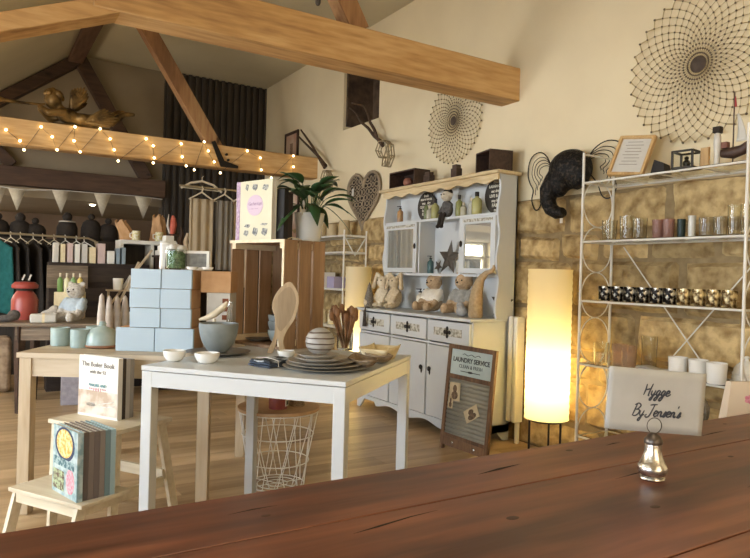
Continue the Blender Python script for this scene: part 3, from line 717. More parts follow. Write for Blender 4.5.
for i, (px_, hh) in enumerate([(99, 36), (108.5, 34), (116.5, 34), (124.5, 34)]):
    pos = [(0.658, 4.221, 0.785), (0.720, 4.270, 0.785), (0.770, 4.290, 0.785), (0.821, 4.310, 0.785)][i]; kk = 0.00615
    pos = pos if i else (pos[0]+.02, pos[1]+.06, .785)
    o = thing('finger_cone', ['leftmost of the four pale grey cones behind the butter dish', 'second from left of the four pale grey cones', 'third from left of the four pale grey cones', 'rightmost pale grey cone, next to the blue boxes'][i], 'ornament', (pos[0], pos[1], .785), group='four pale ceramic cones')
    part('base', o, MB().lathe([(0,0),(5*kk,0),(5.2*kk,1.5*kk),(0,2*kk)], n=16), M_birch)
    part('cone', o, MB().lathe([(3.8*kk,2*kk),(4.3*kk,6*kk),(4*kk,20*kk),(3.2*kk,30*kk),(2.2*kk,hh*kk+4*kk),(0,hh*kk+7*kk)], n=16), M_cone)
# on top of the blue tower
def onbox(x, y): v = b1+bu*x+bn*y; return (v.x, v.y, ztop)
p = onbox(.07, .09)
gj = thing('glass_jar', 'glass jar of greenery and white flowers on the blue boxes', 'jar', p)
part('jar', gj, MB().lathe([(0,0),(.052,0),(.055,.004),(.055,.10),(.052,.103),(.052,.006),(0,.004)], n=28), M_glass)
part('foliage', gj, MB().lathe([(0,.008),(.045,.008),(.047,.08),(.03,.095),(0,.1)], n=16), mat('moss_green', '#3d5a3c', '#7c9a72', .9, 60, bump=1))
for i in range(5): part('flower', gj, MB().ell((.03*math.cos(i*1.3), .03*math.sin(i*1.3), .11+.006*(i % 2)), (.024,.024,.018), 10), M_paper)
p = onbox(.005, .10)
solo('ceramic_scroll', 'white curved ceramic piece left of the jar of greenery', 'ornament', MB().grid(lambda u, v: ((v-.5)*.05, .02*math.sin(u*2.6), .14*u**.9), 12, 3), M_ceram, p, math.radians(-20), solid=.008)
p = onbox(.165, .10)
fm = thing('small_blackboard', 'small white framed slate standing on the blue boxes', 'frame', p, bd)
fmb = MB(); 
for a in ((-.075,-.061,0,.10),(.061,.075,0,.10),(-.061,.061,0,.014),(-.061,.061,.086,.10)): fmb.bx(a[0], a[1], -.006, .006, a[2], a[3])
part('frame', fm, fmb, M_white); part('slate', fm, MB().bx(-.061, .061, -.001, .003, .014, .086), mat('chalk_slate', '#6f706c', '#8e8e88', .9, 40))
for i in range(2):
    p = onbox(.175+.075*i, .02+.01*i); bowl('sauce_dish', ['tiny white dish left of two on the tower top', 'tiny white dish right of two above the kraft box'][i], (p[0], p[1], ztop+(0 if i == 0 else 0)), .03, .016, M_ceram, .5)
# ================================================================ STEP STOOL
s0 = Vector((0.331, 3.341, 0.500)); sd = math.radians(-58)
ss = thing('step_stool', 'pale wooden two-step stool displaying cookbooks', 'stool', (s0.x, s0.y, 0), sd)
# local x along front (.44), local y away to the right-back
part('tread', ss, MB().bx(-.01, .435, -.02, .31, .480, .50), M_birch, bevel=.003, label='upper step')
part('tread', ss, MB().bx(.03, .485, -.235, .02, .232, .25), M_birch, bevel=.003, label='lower step')
for xx in (.015, .40):
    part('leg', ss, MB().beam((xx, .01, .48), (xx, -.005, 0), .02, .04, (0,1,0)), M_birch)
    part('leg', ss, MB().beam((xx, .27, .48), (xx, .38, 0), .02, .045, (0,1,0)), M_birch)
    part('leg', ss, MB().beam((xx+.04, -.20, .232), (xx+.04, -.26, 0), .02, .045, (0,1,0)), M_birch)
    part('side_rail', ss, MB().bx(xx+.025, xx+.04, -.22, .26, .185, .232), M_birch)
part('front_rail', ss, MB().bx(.07, .43, -.225, -.205, .19, .232), M_birch); part('stretcher', ss, MB().bx(.02, .40, .29, .31, .20, .25), M_birch); part('stretcher', ss, MB().bx(.02, .40, .0, .018, .43, .48), M_birch)
def ss_(x, y, z): v = T(s0.x, s0.y, 0) @ rotz(sd) @ Vector((x, y, z)); return (v.x, v.y, v.z)
# book group on the upper step: covers face local -y
def bookF(name, label, loc, rz, w, h, t, cover, pages, grp=None):
    """front cover on local -y, spine on +x... seen on the right"""
    o = thing(name, label, 'book', loc, rz, grp)
    part('cover', o, MB().bx(0, w, 0, .003, 0, h), cover)
    part('cover', o, MB().bx(0, w, t-.003, t, 0, h), cover)
    part('spine', o, MB().bx(w, w+.003, 0, t, 0, h), cover)
    part('pages', o, MB().bx(.003, w, .003, t-.003, .003, h-.004), pages)
    return o
p1 = (0.443, 3.386, 0.500); p2 = (0.579, 3.159, 0.500); kk = 0.00462
d_ = Vector(p2)-Vector(p1); bang = math.atan2(d_.y, d_.x); bwid = d_.length*.99; bhei = 62*kk
M_bc = mat('cover_pale_blue', '#d9d5cb', '#e2ded4', .5, 5)
bookc = bookF('cookbook', 'pale cookbook with hand-lettered title facing front on the upper step', p1, bang, bwid, bhei, .026, M_bc, M_paper)
Mk = Matrix(((1,0,0,0),(0,0,-1,-.0006),(0,1,0,0),(0,0,0,1)))
part('photo', bookc, MB().bx(0, bwid, .012, bhei*.43, 0, .0006, M=Mk), mat('cover_photo', '#b59f88', '#d8cdbd', .6, 14, lo=.4, hi=.6), label='beige photograph of baking things')
W_ = bwid
part('lettering', bookc, text_mb('The Boiler Book', W_*.125, Mk @ T(W_*.5, bhei*.86, .001)), mat('grey_ink', '#7a766e', None, .8))
part('lettering', bookc, text_mb('with the 52', W_*.09, Mk @ T(W_*.5, bhei*.74, .001)), mat('grey_ink', '#7a766e'))
part('lettering', bookc, text_mb('MAKERS AND', W_*.075, Mk @ T(W_*.5, bhei*.52, .001)), mat('teal_ink', '#4f97a0', None, .8))
part('lettering', bookc, text_mb('* * F E S T * *', W_*.075, Mk @ T(W_*.5, bhei*.45, .001)), mat('pink_ink', '#c4587a', None, .8))
pi = MB(); pi.prism([(W_*(.33+.13*math.cos(a)), bhei*(.20+.035*math.sin(a))) for a in [i*PI/8 for i in range(16)]], .0012, Mk)
pi.tube([Mk @ Vector((W_*.55, bhei*.22, .001)), Mk @ Vector((W_*.93, bhei*.29, .001))], .0022, 5); pi.tube([Mk @ Vector((W_*.6, bhei*.17, .001)), Mk @ Vector((W_*.95, bhei*.22, .001))], .0022, 5)
pi.prism([(W_*(.45+.07*math.cos(a)), bhei*(.58+.02*math.sin(a))) for a in [i*PI/6 for i in range(12)]], .001, Mk)
part('drawing', bookc, pi, mat('drawing_white', '#e9e6df', '#a9a49a', .7, 30))
nb = Vector((-math.sin(bang), math.cos(bang), 0))
cols = ['#3b3129', '#a8a29a', '#8d8780', '#6b5c4d']
for i in range(3):
    q0 = Vector(p1)+nb*(.027+.024*i)
    bookF('cookbook', ['dark-spined book right behind the hand-lettered cookbook', 'grey-spined book in the middle behind the hand-lettered cookbook', 'rearmost book behind the hand-lettered cookbook'][i], tuple(q0), bang, bwid*.985, bhei*(.985-.01*i), .0225, mat('spine_%d' % i, cols[i], None, .6), M_paper, 'books on the upper step')
# lower step books: teal food cover
p1 = (0.308, 3.079, 0.250); p2 = (0.374, 2.853, 0.250); kk = 0.00415
d_ = Vector(p2)-Vector(p1); bang = math.atan2(d_.y, d_.x); bwid = d_.length; bhei = 68*kk
b5 = bookF('cookbook', 'teal cookbook with bowl of yellow food on the lower step', p1, bang, bwid, bhei, .024, mat('cover_teal', '#7f9ca0', '#b9c7c4', .5, 22, lo=.4, hi=.6), M_paper)
W_ = bwid
ov = lambda cx_, cy_, rx, ry, n=20: [(W_*cx_+W_*rx*math.cos(i*2*PI/n), bhei*cy_+W_*ry*math.sin(i*2*PI/n)) for i in range(n)]
part('bowl_picture', b5, MB().prism(ov(.5, .76, .40, .30), .001, Mk), mat('navy_print', '#2a3b58', None, .6), label='navy rimmed bowl picture')
part('food_picture', b5, MB().prism(ov(.5, .77, .33, .25), .0022, Mk), mat('yellow_food', '#d09a35', '#efdca0', .6, 60, lo=.4, hi=.6), label='yellow fruit picture')
part('food_picture', b5, MB().prism(ov(.75, .25, .16, .22), .0012, Mk), mat('pink_food', '#c96a7c', '#e6b8bd', .6, 80))
part('photo', b5, MB().bx(W_*.05, W_*.5, bhei*.06, bhei*.35, 0, .0008, M=Mk), mat('grid_photo', '#5c4638', '#a9b78e', .6, 60, lo=.42, hi=.58))
part('photo', b5, MB().bx(W_*.08, W_*.9, bhei*.42, bhei*.54, 0, .0008, M=Mk), mat('title_band', '#456a70', '#9fb5b4', .6, 50, lo=.45, hi=.55))
nb = Vector((-math.sin(bang), math.cos(bang), 0))
cols = ['#5d544e', '#766b63', '#6a5f59', '#80766d', '#6d8487', '#97aeb2']
names = ['first grey-brown spine right of the teal cookbook', 'second book behind the teal cookbook', 'third book behind the teal cookbook', 'fourth book behind the teal cookbook', 'fifth book behind the teal cookbook, blue-green spine', 'rearmost pale blue book on the lower step']
for i in range(6):
    q0 = Vector(p1)+nb*(.025+.023*i)
    bookF('cookbook', names[i], tuple(q0), bang, bwid*.985, bhei*(.99-.004*i), .022, mat('spine_l%d' % i, cols[i], None, .6), mat('page_blue', '#a9c4cc', '#c4d6da', .7, 30) if i > 3 else M_paper, 'books on the lower step')
# ================================================================ WIRE BASKET TABLE
p = (1.50, 3.43, 0)
wb = thing('basket_table', 'round white wire basket with wooden lid under the white table', 'basket', p)
rt_, rb_, Hb = .225, .155, .435
wm = MB()
wr = []
for zz_, rr in ((.004, rb_), (.14, rb_+(rt_-rb_)*.33), (.29, rb_+(rt_-rb_)*.66), (Hb-.012, rt_)):
    part('hoop', wb, MB().tube([(rr*math.cos(i*PI/20), rr*math.sin(i*PI/20), zz_) for i in range(40)], .0032, 6, closed=True), M_whitem)
for rr in (.11, .06): part('hoop', wb, MB().tube([(rr*math.cos(i*PI/20), rr*math.sin(i*PI/20), .004) for i in range(40)], .0025, 6, closed=True), M_whitem)
for i in range(12):
    a_ = i*PI/6
    for da in (-.55, .55): part('wire', wb, MB().cyl((rb_*math.cos(a_+da*.2), rb_*math.sin(a_+da*.2), .004), (rt_*math.cos(a_+da), rt_*math.sin(a_+da), Hb-.012), .0026, n=6), M_whitem)
for i in range(6): part('wire', wb, MB().cyl((rb_*math.cos(i*PI/3), rb_*math.sin(i*PI/3), .004), (-rb_*math.cos(i*PI/3)*.0, -rb_*math.sin(i*PI/3)*.0, .004), .0025, n=6), M_whitem)
part('lid', wb, MB().lathe([(0,Hb-.006),(rt_+.006,Hb-.006),(rt_+.008,Hb),(rt_+.006,Hb+.010),(0,Hb+.010)], n=48), mat('beech_lid', '#b08a5c', '#c8a274', .5, 10))
tn = thing('red_tin', 'red tin with small white label on the basket lid', 'tin', (1.47, 3.37, Hb+.010))
part('tin', tn, MB().lathe([(0,0),(.05,0),(.052,.004),(.052,.10),(.05,.104),(0,.104)], n=28), mat('brick_red', '#7c3830', '#8c443a', .5, 8))
part('label', tn, MB().box((.035, -.041, .035), (.036, .003, .036), .7), M_paper); part('mark', tn, MB().box((.0365, -.0428, .035), (.02, .003, .02), .7), M_ink)
tr = MB()
for i in range(4): tr.tube([(.04*math.cos(a*PI/12)*(1-.08*i), .04*math.sin(a*PI/12)*(1-.08*i), .006+.011*i) for a in range(24)], .0062, 6, closed=True)
solo('rope_coil', 'coil of brown twine next to the red tin', 'rope', tr, mat('jute', '#8d734f', '#a88c64', 1, 80, bump=1), (1.60, 3.40, Hb+.010))
# ================================================================ DRESSER
DX, DB, DY0, DY1 = 3.05, 3.44, 3.60, 5.19
dr = thing('dresser', 'tall white painted kitchen dresser against the stone wall', 'dresser', (3.25, 4.4, 0))
W = dict(world=True)
b = MB(); b.bx(DX+.02, DB, DY0, DY0+.02, .06, .885); b.bx(DX+.02, DB, DY1-.02, DY1, .06, .885); b.bx(DB-.01, DB, DY0, DY1, .06, .885); b.bx(DX+.02, DB, DY0, DY1, .09, .11)
for yy in (4.13, 4.66): b.bx(DX+.02, DB, yy-.01, yy+.01, .1, .885)
b.bx(DX+.012, DX+.03, DY0, DY1, .685, .70)
part('base_carcass', dr, b, M_dresser, **W, smooth=False)
part('counter_top', dr, MB().bx(DX-.025, DB, DY0-.02, DY1+.02, .885, .91), M_dresser, **W, bevel=.006)
# scalloped plinth
def scallop(L_, n, lo, hi, top):
    P = [(0, top), (0, 0), (.05, 0)]
    k = 60
    for i in range(k+1):
        u = i/k; x = .05+(L_-.1)*u
        z = lo+(hi-lo)*min(1, 1.6*math.sin(PI*u)) if n == 1 else (hi-(hi-lo)*.55*(math.sin(3*PI*u)**2 if .17 < u < .83 else 0))*min(1, min(u, 1-u)/.05)
        P.append((x, max(.0, z)))
    return P+[(L_-.05, 0), (L_, 0), (L_, top)]
Mf = face(DX+.012, DY1, 0, PI)   # local x to viewer right = -y
part('plinth', dr, MB().prism(scallop(DY1-DY0, 3, .02, .085, .12), .018, Mf), M_dresser, **W, smooth=False)
part('plinth', dr, MB().prism(scallop(DB-DX-.02, 1, .0, .06, .12), .018, face(DX+.02, DY0+.009, 0, -PI/2)), M_dresser, **W, smooth=False)
part('back_foot', dr, MB().bx(DB-.03, DB, DY0+.02, DY0+.05, 0, .1).bx(DB-.03, DB, DY1-.05, DY1-.02, 0, .1), M_dresser, **W)
M_flor = mat('grey_stencil', '#8b8676', '#c9c6b8', .7, 45, lo=.42, hi=.58)
for (a, c_) in ((DY0+.012, 4.12), (4.14, 4.65), (4.67, DY1-.012)):
    d = part('drawer', dr, MB().bx(DX-.004, DX+.02, a, c_, .712, .872), M_dresser, bevel=.004, **W)
    mid = (a+c_)/2
    st_ = MB(); st_.bx(DX-.0055, DX-.004, mid-.17, mid+.17, .762, .822)
    s_ = mkobj('stencil', st_, M_flor, (T(*dr.location)).inverted()); link(s_, d); s_['label'] = 'grey floral stencil'
    kb_ = MB(); c0 = Vector((DX-.012, mid, .792))
    kb_.ell(c0, (.010, .018, .018), 12)
    for q in range(4): kb_.ell(c0+Vector((.004, .03*math.cos(q*PI/2), .03*math.sin(q*PI/2))), (.005, .016, .016), 8)
    k_ = mkobj('knob', kb_, M_blackm, (T(*dr.location)).inverted()); link(k_, d); k_['label'] = 'dark iron cross knob'
    d2 = part('door', dr, MB().bx(DX-.002, DX+.018, a, c_, .125, .68), M_dresser, bevel=.004, **W)
    if c_ != DY1-.012:
        hy = (a+.0 if c_ == 4.65 else c_)+(.045 if c_ == 4.65 else -.045)
        hb = MB(); hb.ell((DX-.014, hy, .49), (.012, .02, .02), 10); hb.ell((DX-.006, hy, .465), (.005, .009, .024), 8)
        h_ = mkobj('handle', hb, M_blackm, (T(*dr.location)).inverted()); link(h_, d2)
# hutch
HX, HY0, HY1 = 3.26, 3.57, 5.13
def wavy(x0, x1, z0, z1, n=6, amp=.012):
    P = [(x1, z0), (x1, z1)]
    for i in range(41):
        u = i/40; P.append((x0+amp*math.sin(u*n*PI)+amp, z1-(z1-z0)*u))
    return P
for yy in (HY0, HY1-.02):
    part('side_panel', dr, MB().prism(wavy(HX-.01, DB, .91, 1.975), .02, T(0, yy+.01, 0) @ Matrix(((1,0,0,0),(0,0,-1,0),(0,1,0,0),(0,0,0,1)))), M_dresser, **W, smooth=False)
b = MB(); b.bx(DB-.012, DB, HY0, HY1, .91, 1.975); part('back_panel', dr, b, M_dresser, **W)
for zz_ in (1.235, 1.695): part('shelf', dr, MB().bx(HX+.002, DB-.01, HY0+.02, HY1-.02, zz_-.02, zz_), M_dresser, **W)
part('top_board', dr, MB().bx(HX-.05, DB+.01, HY0-.03, HY1+.03, 1.975, 2.0), M_limed, **W, bevel=.004, label='pale limed wood cornice')
val = [(0, .0)]
LL = HY1-HY0
for i in range(81):
    u = i/80; val.append((LL*u, -.045-.016*math.sin(u*PI*7)**2-.008*math.sin(u*PI*14)))
val.append((LL, 0))
part('valance', dr, MB().prism(val, .014, face(HX-.012, HY1, 1.975, PI)), M_limed, **W, smooth=False)
for yy in (4.57, 4.02): part('divider', dr, MB().bx(HX+.005, DB-.01, yy-.01, yy+.01, 1.235, 1.675), M_dresser, **W)
# glazed doors with glass panels
for i, (a, c_) in enumerate(((4.59, HY1-.025), (HY0+.025, 4.0))):
    fr = MB(); z0_, z1_ = 1.24, 1.672; fw_ = .05
    fr.bx(HX-.01, HX+.008, a, a+fw_, z0_, z1_); fr.bx(HX-.01, HX+.008, c_-fw_, c_, z0_, z1_); fr.bx(HX-.01, HX+.008, a+fw_, c_-fw_, z0_, z0_+fw_*.8); fr.bx(HX-.01, HX+.008, a+fw_, c_-fw_, z1_-fw_, z1_)
    d_ = part('glazed_door', dr, fr, M_dresser, **W, smooth=False)
    g_ = mkobj('pane', MB().bx(HX-.002, HX+.001, a+fw_, c_-fw_, z0_+.04, z1_-fw_), mat('reflecting_glass', '#e8ebe4', None, .02, trans=.6, ior=1.5, metal=.45), T(*dr.location).inverted()); link(g_, d_)
    h_ = mkobj('latch', MB().ell((HX-.018, (a+.018 if i == 0 else c_-.018), 1.47), (.012, .012, .026), 10), M_blackm, T(*dr.location).inverted()); link(h_, d_)
    s_ = mkobj('stencil', MB().bx(HX-.0115, HX-.010, a+.03, c_-.03, z1_-.035, z1_-.012), M_flor, T(*dr.location).inverted()); link(s_, d_)

# dark boxes on top of the dresser
def openbox(name, label, loc, rz, w, h, d, inner=None):
    o = thing(name, label, 'box', loc, rz, 'dark boxes on the dresser top')
    fr = MB(); t = .012   # open side faces local -y
    fr.bx(-w/2, w/2, -d/2, d/2, 0, t); fr.bx(-w/2, w/2, -d/2, d/2, h-t, h); fr.bx(-w/2, -w/2+t, -d/2, d/2, t, h-t); fr.bx(w/2-t, w/2, -d/2, d/2, t, h-t); fr.bx(-w/2, w/2, d/2-t, d/2, t, h-t)
    part('box', o, fr, M_dark, smooth=False)
    if inner: part('contents', o, inner, mat('copper_pink', '#8e5a44', '#a87058', .5, 20))
    return o
openbox('open_box', 'dark open wooden box with a copper pot, leftmost on dresser top', (3.33, 4.84, 2.0), -PI/2, .40, .15, .17, MB().ell((-.02, 0, .055), (.045, .045, .043), 16))
openbox('open_box', 'dark tall slanted wooden box, rightmost on the dresser top', (3.33, 3.72, 2.0), -PI/2-.25, .23, .16, .19)
for i, (yy, hh, ww, lb) in enumerate([(4.50, .10, .085, 'small dark lidded jar beside the copper pot box'), (4.13, .115, .075, 'small dark square block between jar and slanted box on dresser')]):
    o = thing('dark_canister', lb, 'canister', (3.30, yy, 2.0)); part('body', o, MB().bx(-.03, .03, -ww/2, ww/2, 0, hh*.75), M_dark, bevel=.004); part('lid', o, MB().bx(-.025, .025, -ww*.36, ww*.36, hh*.75, hh), mat('dark_lid', '#4a3a2e', None, .6), bevel=.003)

def bottle(label, loc, r, h, col, cap='pump', grp=None, m=None):
    o = thing('bottle', label, 'bottle', loc, rnd(0, 6), grp)
    mm = m or mat('liquid_'+col, '#'+col, None, .12, trans=.45, ior=1.35)
    part('glass', o, MB().lathe([(0,0),(r*.92,0),(r,.006),(r,h*.62),(r*.8,h*.7),(r*.36,h*.76),(r*.36,h*.82),(0,h*.82)], n=20), mm)
    if cap == 'pump': part('pump', o, MB().cyl((0,0,h*.82),(0,0,h*.88), r*.45, n=10).cyl((0,0,h*.88),(0,0,h*.97), r*.14, n=8).box((r*.4,0,h*.98),(r*1.4,r*.4,h*.045)), M_blackm)
    else: part('cap', o, MB().cyl((0,0,h*.80),(0,0,h), r*.42, n=12), M_blackm if cap == 'black' else M_birch)
    return o
gt = 'bottles on the upper dresser shelf'
ZS = 1.695
for (yy, r, h, col, cap, lb) in [(4.95, .028, .15, 'c9a070', 'pump', 'amber bottle at the left end of the upper dresser shelf'),
    (4.55, .02, .17, '8a9468', 'black', 'slim grey-green bottle right of the left round plaque'), (4.50, .026, .12, 'dcd8c4', 'cap', 'short pale bottle right of the slim grey-green one'),
    (4.42, .034, .17, 'c8c487', 'black', 'yellow bottle left of the monkey doll'),
    (4.10, .03, .175, 'a9ad72', 'black', 'green bottle just right of the monkey doll'), (4.045, .026, .11, 'd9d5be', 'cap', 'short pale bottle between green and yellow ones'),
    (3.95, .026, .14, 'e0e0d4', 'cap', 'clear bottle left of the wide yellow bottle'), (3.885, .04, .18, 'd0cc8c', 'black', 'wide yellow bottle by the right round plaque')]:
    bottle(lb, (3.315, yy, ZS), r, h, col, cap, gt)
M_plq = mat('slate_plaque', '#38332c', '#463f36', .85, 12); M_chalk = mat('chalk_white', '#d6cfbb', None, .9)
random.seed(11)
for i, (yy, rr, lb) in enumerate([(4.66, .15, 'round slate plaque of chalk writing at the left, upper dresser shelf'), (3.74, .17, 'round slate plaque of chalk writing at the right, upper dresser shelf')]):
    zc = ZS+rr*.86; o = thing('round_plaque', lb, 'plaque', (3.40, yy, ZS), 0, 'round chalk-lettered plaques')
    rr2 = rr*.86
    Mp = face(3.40, yy, ZS+rr2+.001, PI, lean=.0)
    part('disc', o, MB().prism([(rr2*math.cos(a*PI/20)*1.0, rr2*math.sin(a*PI/20)) for a in range(40)], .01, Mp), M_plq, world=True)
    lines = ['fresh', 'SOAP & WATER', 'wash dry', 'CLEAN LINEN', 'fold iron', 'REPEAT', 'again'] if i == 0 else ['Home', 'LAUGH OFTEN', 'eat drink be', 'LIVE & LOVE', 'stay for tea', 'FAMILY', 'rules']
    for j, tline in enumerate(lines):
        yv = rr2*(.74-j*.25); wv_ = 2*math.sqrt(max(0.001, rr2**2-yv**2))
        sz = min(rr2*.26, wv_*1.25/len(tline))
        part('chalk_line', o, text_mb(tline, sz, Mp @ T(0, yv, .0055), extrude=.0004, bold=.001), M_chalk, world=True)
# monkey doll sitting on shelf edge
def blob(ells, caps=()):
    mb = MB()
    for c_, r in ells: mb.ell(c_, r, 14)
    for a, b_, r0, r1 in caps: mb.tube([a, tuple((Vector(a)+Vector(b_))/2), b_], [r0, (r0+r1)/2, r1], 10).ell(b_, r1, 10).ell(a, r0, 10)
    return mb
mk = thing('monkey_doll', 'sock monkey doll with dangling dark legs on upper dresser shelf', 'doll', (3.29, 4.22, ZS))
part('body', mk, blob([((0,0,.06),(.045,.055,.06)), ((-.005,-.0,.10),(.04,.05,.04))], [((-.0,-.05,.10),(-.03,-.07,.04),.016,.014), ((0,.05,.10),(-.03,.07,.04),.016,.014)]), mat('grey_knit', '#4b4a4a', '#63605c', 1, 60, bump=1), remesh=.006)
part('head', mk, blob([((-.01,0,.175),(.045,.05,.05)), ((-.045,0,.165),(.02,.026,.02)), ((0,-.052,.18),(.012,.014,.018)), ((0,.052,.18),(.012,.014,.018))]), mat('pale_felt', '#b8ad98', '#cbc0aa', 1, 60), remesh=.005)
part('hat', mk, MB().ell((.0,0,.205),(.04,.044,.03), 12), mat('dark_knit', '#37322e', None, 1))
for s in (-1, 1):
    part('eye', mk, MB().ell((-.055, s*.018, .185), .006, 8), M_black)
    part('leg', mk, blob([((-.055,s*.022+.03,-.075),(.02,.022,.016))], [((-.03,s*.02+.01,.03),(-.045,s*.022+.015,.01),.017,.015), ((-.045,s*.022+.015,.01),(-.05,s*.022+.03,-.07),.015,.014)]), M_black, remesh=.006)
# middle shelf: star, bottles behind glass
def starpoly(R_, r_, rot=0): return [((R_ if i % 2 == 0 else r_)*math.sin(rot+i*PI/5), (R_ if i % 2 == 0 else r_)*math.cos(rot+i*PI/5)) for i in range(10)]
def star(name, label, loc, R_, rz, rot=.12):
    mb = MB(); P = starpoly(R_, R_*.42, rot); n = 10
    vs = [(0, 0, .018)]+[(x, y, 0) for x, y in P]+[(0, 0, -.002)]
    fs = [(0, 1+i, 1+(i+1) % n) for i in range(n)]+[(11, 1+(i+1) % n, 1+i) for i in range(n)]
    lo = min(y for x, y in P)
    M = rotz(-PI/2) @ Matrix.Rotation(PI/2-.1, 4, 'X') @ T(0, -lo+.0, 0)
    mb.add(vs, fs, M); return solo(name, label, 'star', mb, M_iron, loc, rz, smooth=False)
star('metal_star', 'large dark metal star in the middle opening of the dresser', (3.33, 4.245, 1.237), .155, 0, .05)
star('metal_star', 'tiny dark metal star lying at the foot of the large star', (3.29, 4.33, 1.237), .06, 0, .5)
for (yy, r, h, col, cap, lb) in [(4.93, .022, .12, 'b4a860', 'pump', 'small ochre bottle behind left glass door, leftmost'), (4.86, .022, .125, 'c8cfc4', 'pump', 'pale bottle in the middle behind left glass door'), (4.79, .022, .13, '7f9a96', 'pump', 'teal bottle at right behind left glass door'),
    (4.485, .028, .15, '5f7f82', 'pump', 'dark teal pump bottle in the dresser middle opening'), (4.10, .026, .16, 'e2dfd2', 'cap', 'tall white bottle right of the large metal star'), (3.82, .026, .15, 'b3bfae', 'pump', 'pale green bottle behind right glass door'), (3.93, .024, .13, 'e0ddd0', 'cap', 'white bottle behind right glass door')]:
    bottle(lb, (3.33, yy, 1.236), r, h, col, cap, 'bottles on the middle dresser shelf')
# counter level soft toys
def teddy(label, loc, rz, s, fur, shirt, cat='teddy bear', shirtname='shirt'):
    o = thing('teddy_bear', label, cat, loc, rz)
    # faces local -x
    E_ = [((0,0,.10*s),(.075*s,.08*s,.10*s)), ((-.005*s,0,.25*s),(.068*s,.075*s,.068*s)), ((-.06*s,0,.235*s),(.03*s,.035*s,.028*s)), ((.005*s,-.06*s,.305*s),(.016*s,.026*s,.026*s)), ((.005*s,.06*s,.305*s),(.016*s,.026*s,.026*s)),
          ((-.15*s,-.07*s,.045*s),(.03*s,.035*s,.042*s)), ((-.15*s,.07*s,.045*s),(.03*s,.035*s,.042*s))]
    C_ = [((-.03*s,-.05*s,.05*s),(-.15*s,-.07*s,.035*s),.04*s,.032*s), ((-.03*s,.05*s,.05*s),(-.15*s,.07*s,.035*s),.04*s,.032*s), ((-.01*s,-.075*s,.16*s),(-.08*s,-.09*s,.07*s),.028*s,.024*s), ((-.01*s,.075*s,.16*s),(-.08*s,.09*s,.07*s),.028*s,.024*s)]
    part('body', o, blob(E_, C_), fur, remesh=.009*s)
    if shirt: part(shirtname, o, blob([((0,0,.125*s),(.083*s,.088*s,.08*s))], [((-.01*s,-.078*s,.165*s),(-.05*s,-.088*s,.11*s),.034*s,.033*s), ((-.01*s,.078*s,.165*s),(-.05*s,.088*s,.11*s),.034*s,.033*s)]), shirt, remesh=.009*s)
    for q in (-1, 1): part('eye', o, MB().ell((-.066*s, q*.026*s, .262*s), .0065*s, 8), M_black)
    part('nose', o, MB().ell((-.088*s, 0, .245*s), (.007*s, .011*s, .008*s), 8), M_black)
    return o
CT = .91
teddy('brown teddy bear in a white shirt sitting on the dresser counter', (3.30, 4.38, CT+.008), .1, .98, M_fur1, mat('white_knit', '#dcd6c8', '#e6e1d5', 1, 40, bump=.4))
teddy('brown teddy bear in a grey shirt right of the white-shirted bear', (3.30, 3.99, CT+.008), .2, 1.02, M_fur1, mat('grey_marl', '#8f8e88', '#a5a49c', 1, 40, bump=.4))
def rabbit(label, loc, rz, s, fur):
    o = thing('soft_rabbit', label, 'soft toy', loc, rz)
    part('body', o, blob([((0,0,.09*s),(.06*s,.065*s,.09*s)), ((-.01*s,0,.215*s),(.048*s,.05*s,.05*s)), ((-.05*s,-.03*s,.02*s),(.045*s,.025*s,.022*s)), ((-.05*s,.03*s,.02*s),(.045*s,.025*s,.022*s))],
        [((0,-.03*s,.26*s),(.0,-.07*s,.285*s),.014*s,.016*s), ((.0,-.07*s,.285*s),(-.01*s,-.095*s,.17*s),.016*s,.02*s), ((0,.03*s,.26*s),(.0,.07*s,.285*s),.014*s,.016*s), ((.0,.07*s,.285*s),(-.01*s,.095*s,.17*s),.016*s,.02*s), ((0,-.05*s,.14*s),(-.05*s,-.05*s,.07*s),.018*s,.016*s), ((0,.05*s,.14*s),(-.05*s,.05*s,.07*s),.018*s,.016*s)]), fur, remesh=.008*s)
    for q in (-1, 1): part('eye', o, MB().ell((-.05*s, q*.02*s, .228*s), .006*s, 8), M_black)
rabbit('cream floppy-eared toy rabbit leftmost on the dresser counter', (3.22, 5.06, CT+.006), .3, 1.08, M_furw)
rabbit('cream floppy-eared toy rabbit second along the dresser counter', (3.22, 4.86, CT+.006), .1, 1.08, mat('oat_fur', '#c3b08e', '#d4c3a4', 1, 60, bump=1))
for yy, lb in ((4.665, 'cream pump bottle left of two on the dresser counter'), (4.59, 'cream pump bottle right of two on the dresser counter')): bottle(lb, (3.36, yy, CT), .036, .19, 'ddd5c0', 'pump', 'pump bottles on the counter', m=mat('cream_bottle', '#dcd3bd', None, .4))
gn = thing('hare_ornament', 'tall beige felt ornament with long curling tip, right end of counter', 'ornament', (3.19, 3.72, CT))
part('body', gn, MB().tube([(0,0,0),(0,0,.02),(0,-.0,.12),(0,-.015,.22),(0,-.05,.29),(.0,-.11,.335),(.0,-.17,.35),(0,-.19,.375),(0,-.185,.39)], [.05,.055,.052,.042,.03,.02,.016,.012,.008], 16), mat('beige_felt', '#9a8462', '#b39d7c', 1, 50, bump=.6), label='beige felt body')
gs = thing('grey_mouse', 'small grey soft toy next to the tall beige ornament', 'soft toy', (3.16, 3.84, CT))
part('body', gs, blob([((0,0,.04),(.045,.05,.04)), ((-.02,0,.085),(.03,.032,.03))], []), mat('dove_grey', '#8f9092', '#a9aaa8', 1, 50), remesh=.007)
star('metal_star', 'metal star standing at the right end of the dresser counter', (3.39, 3.67, CT+.002), .13, 0, .05)
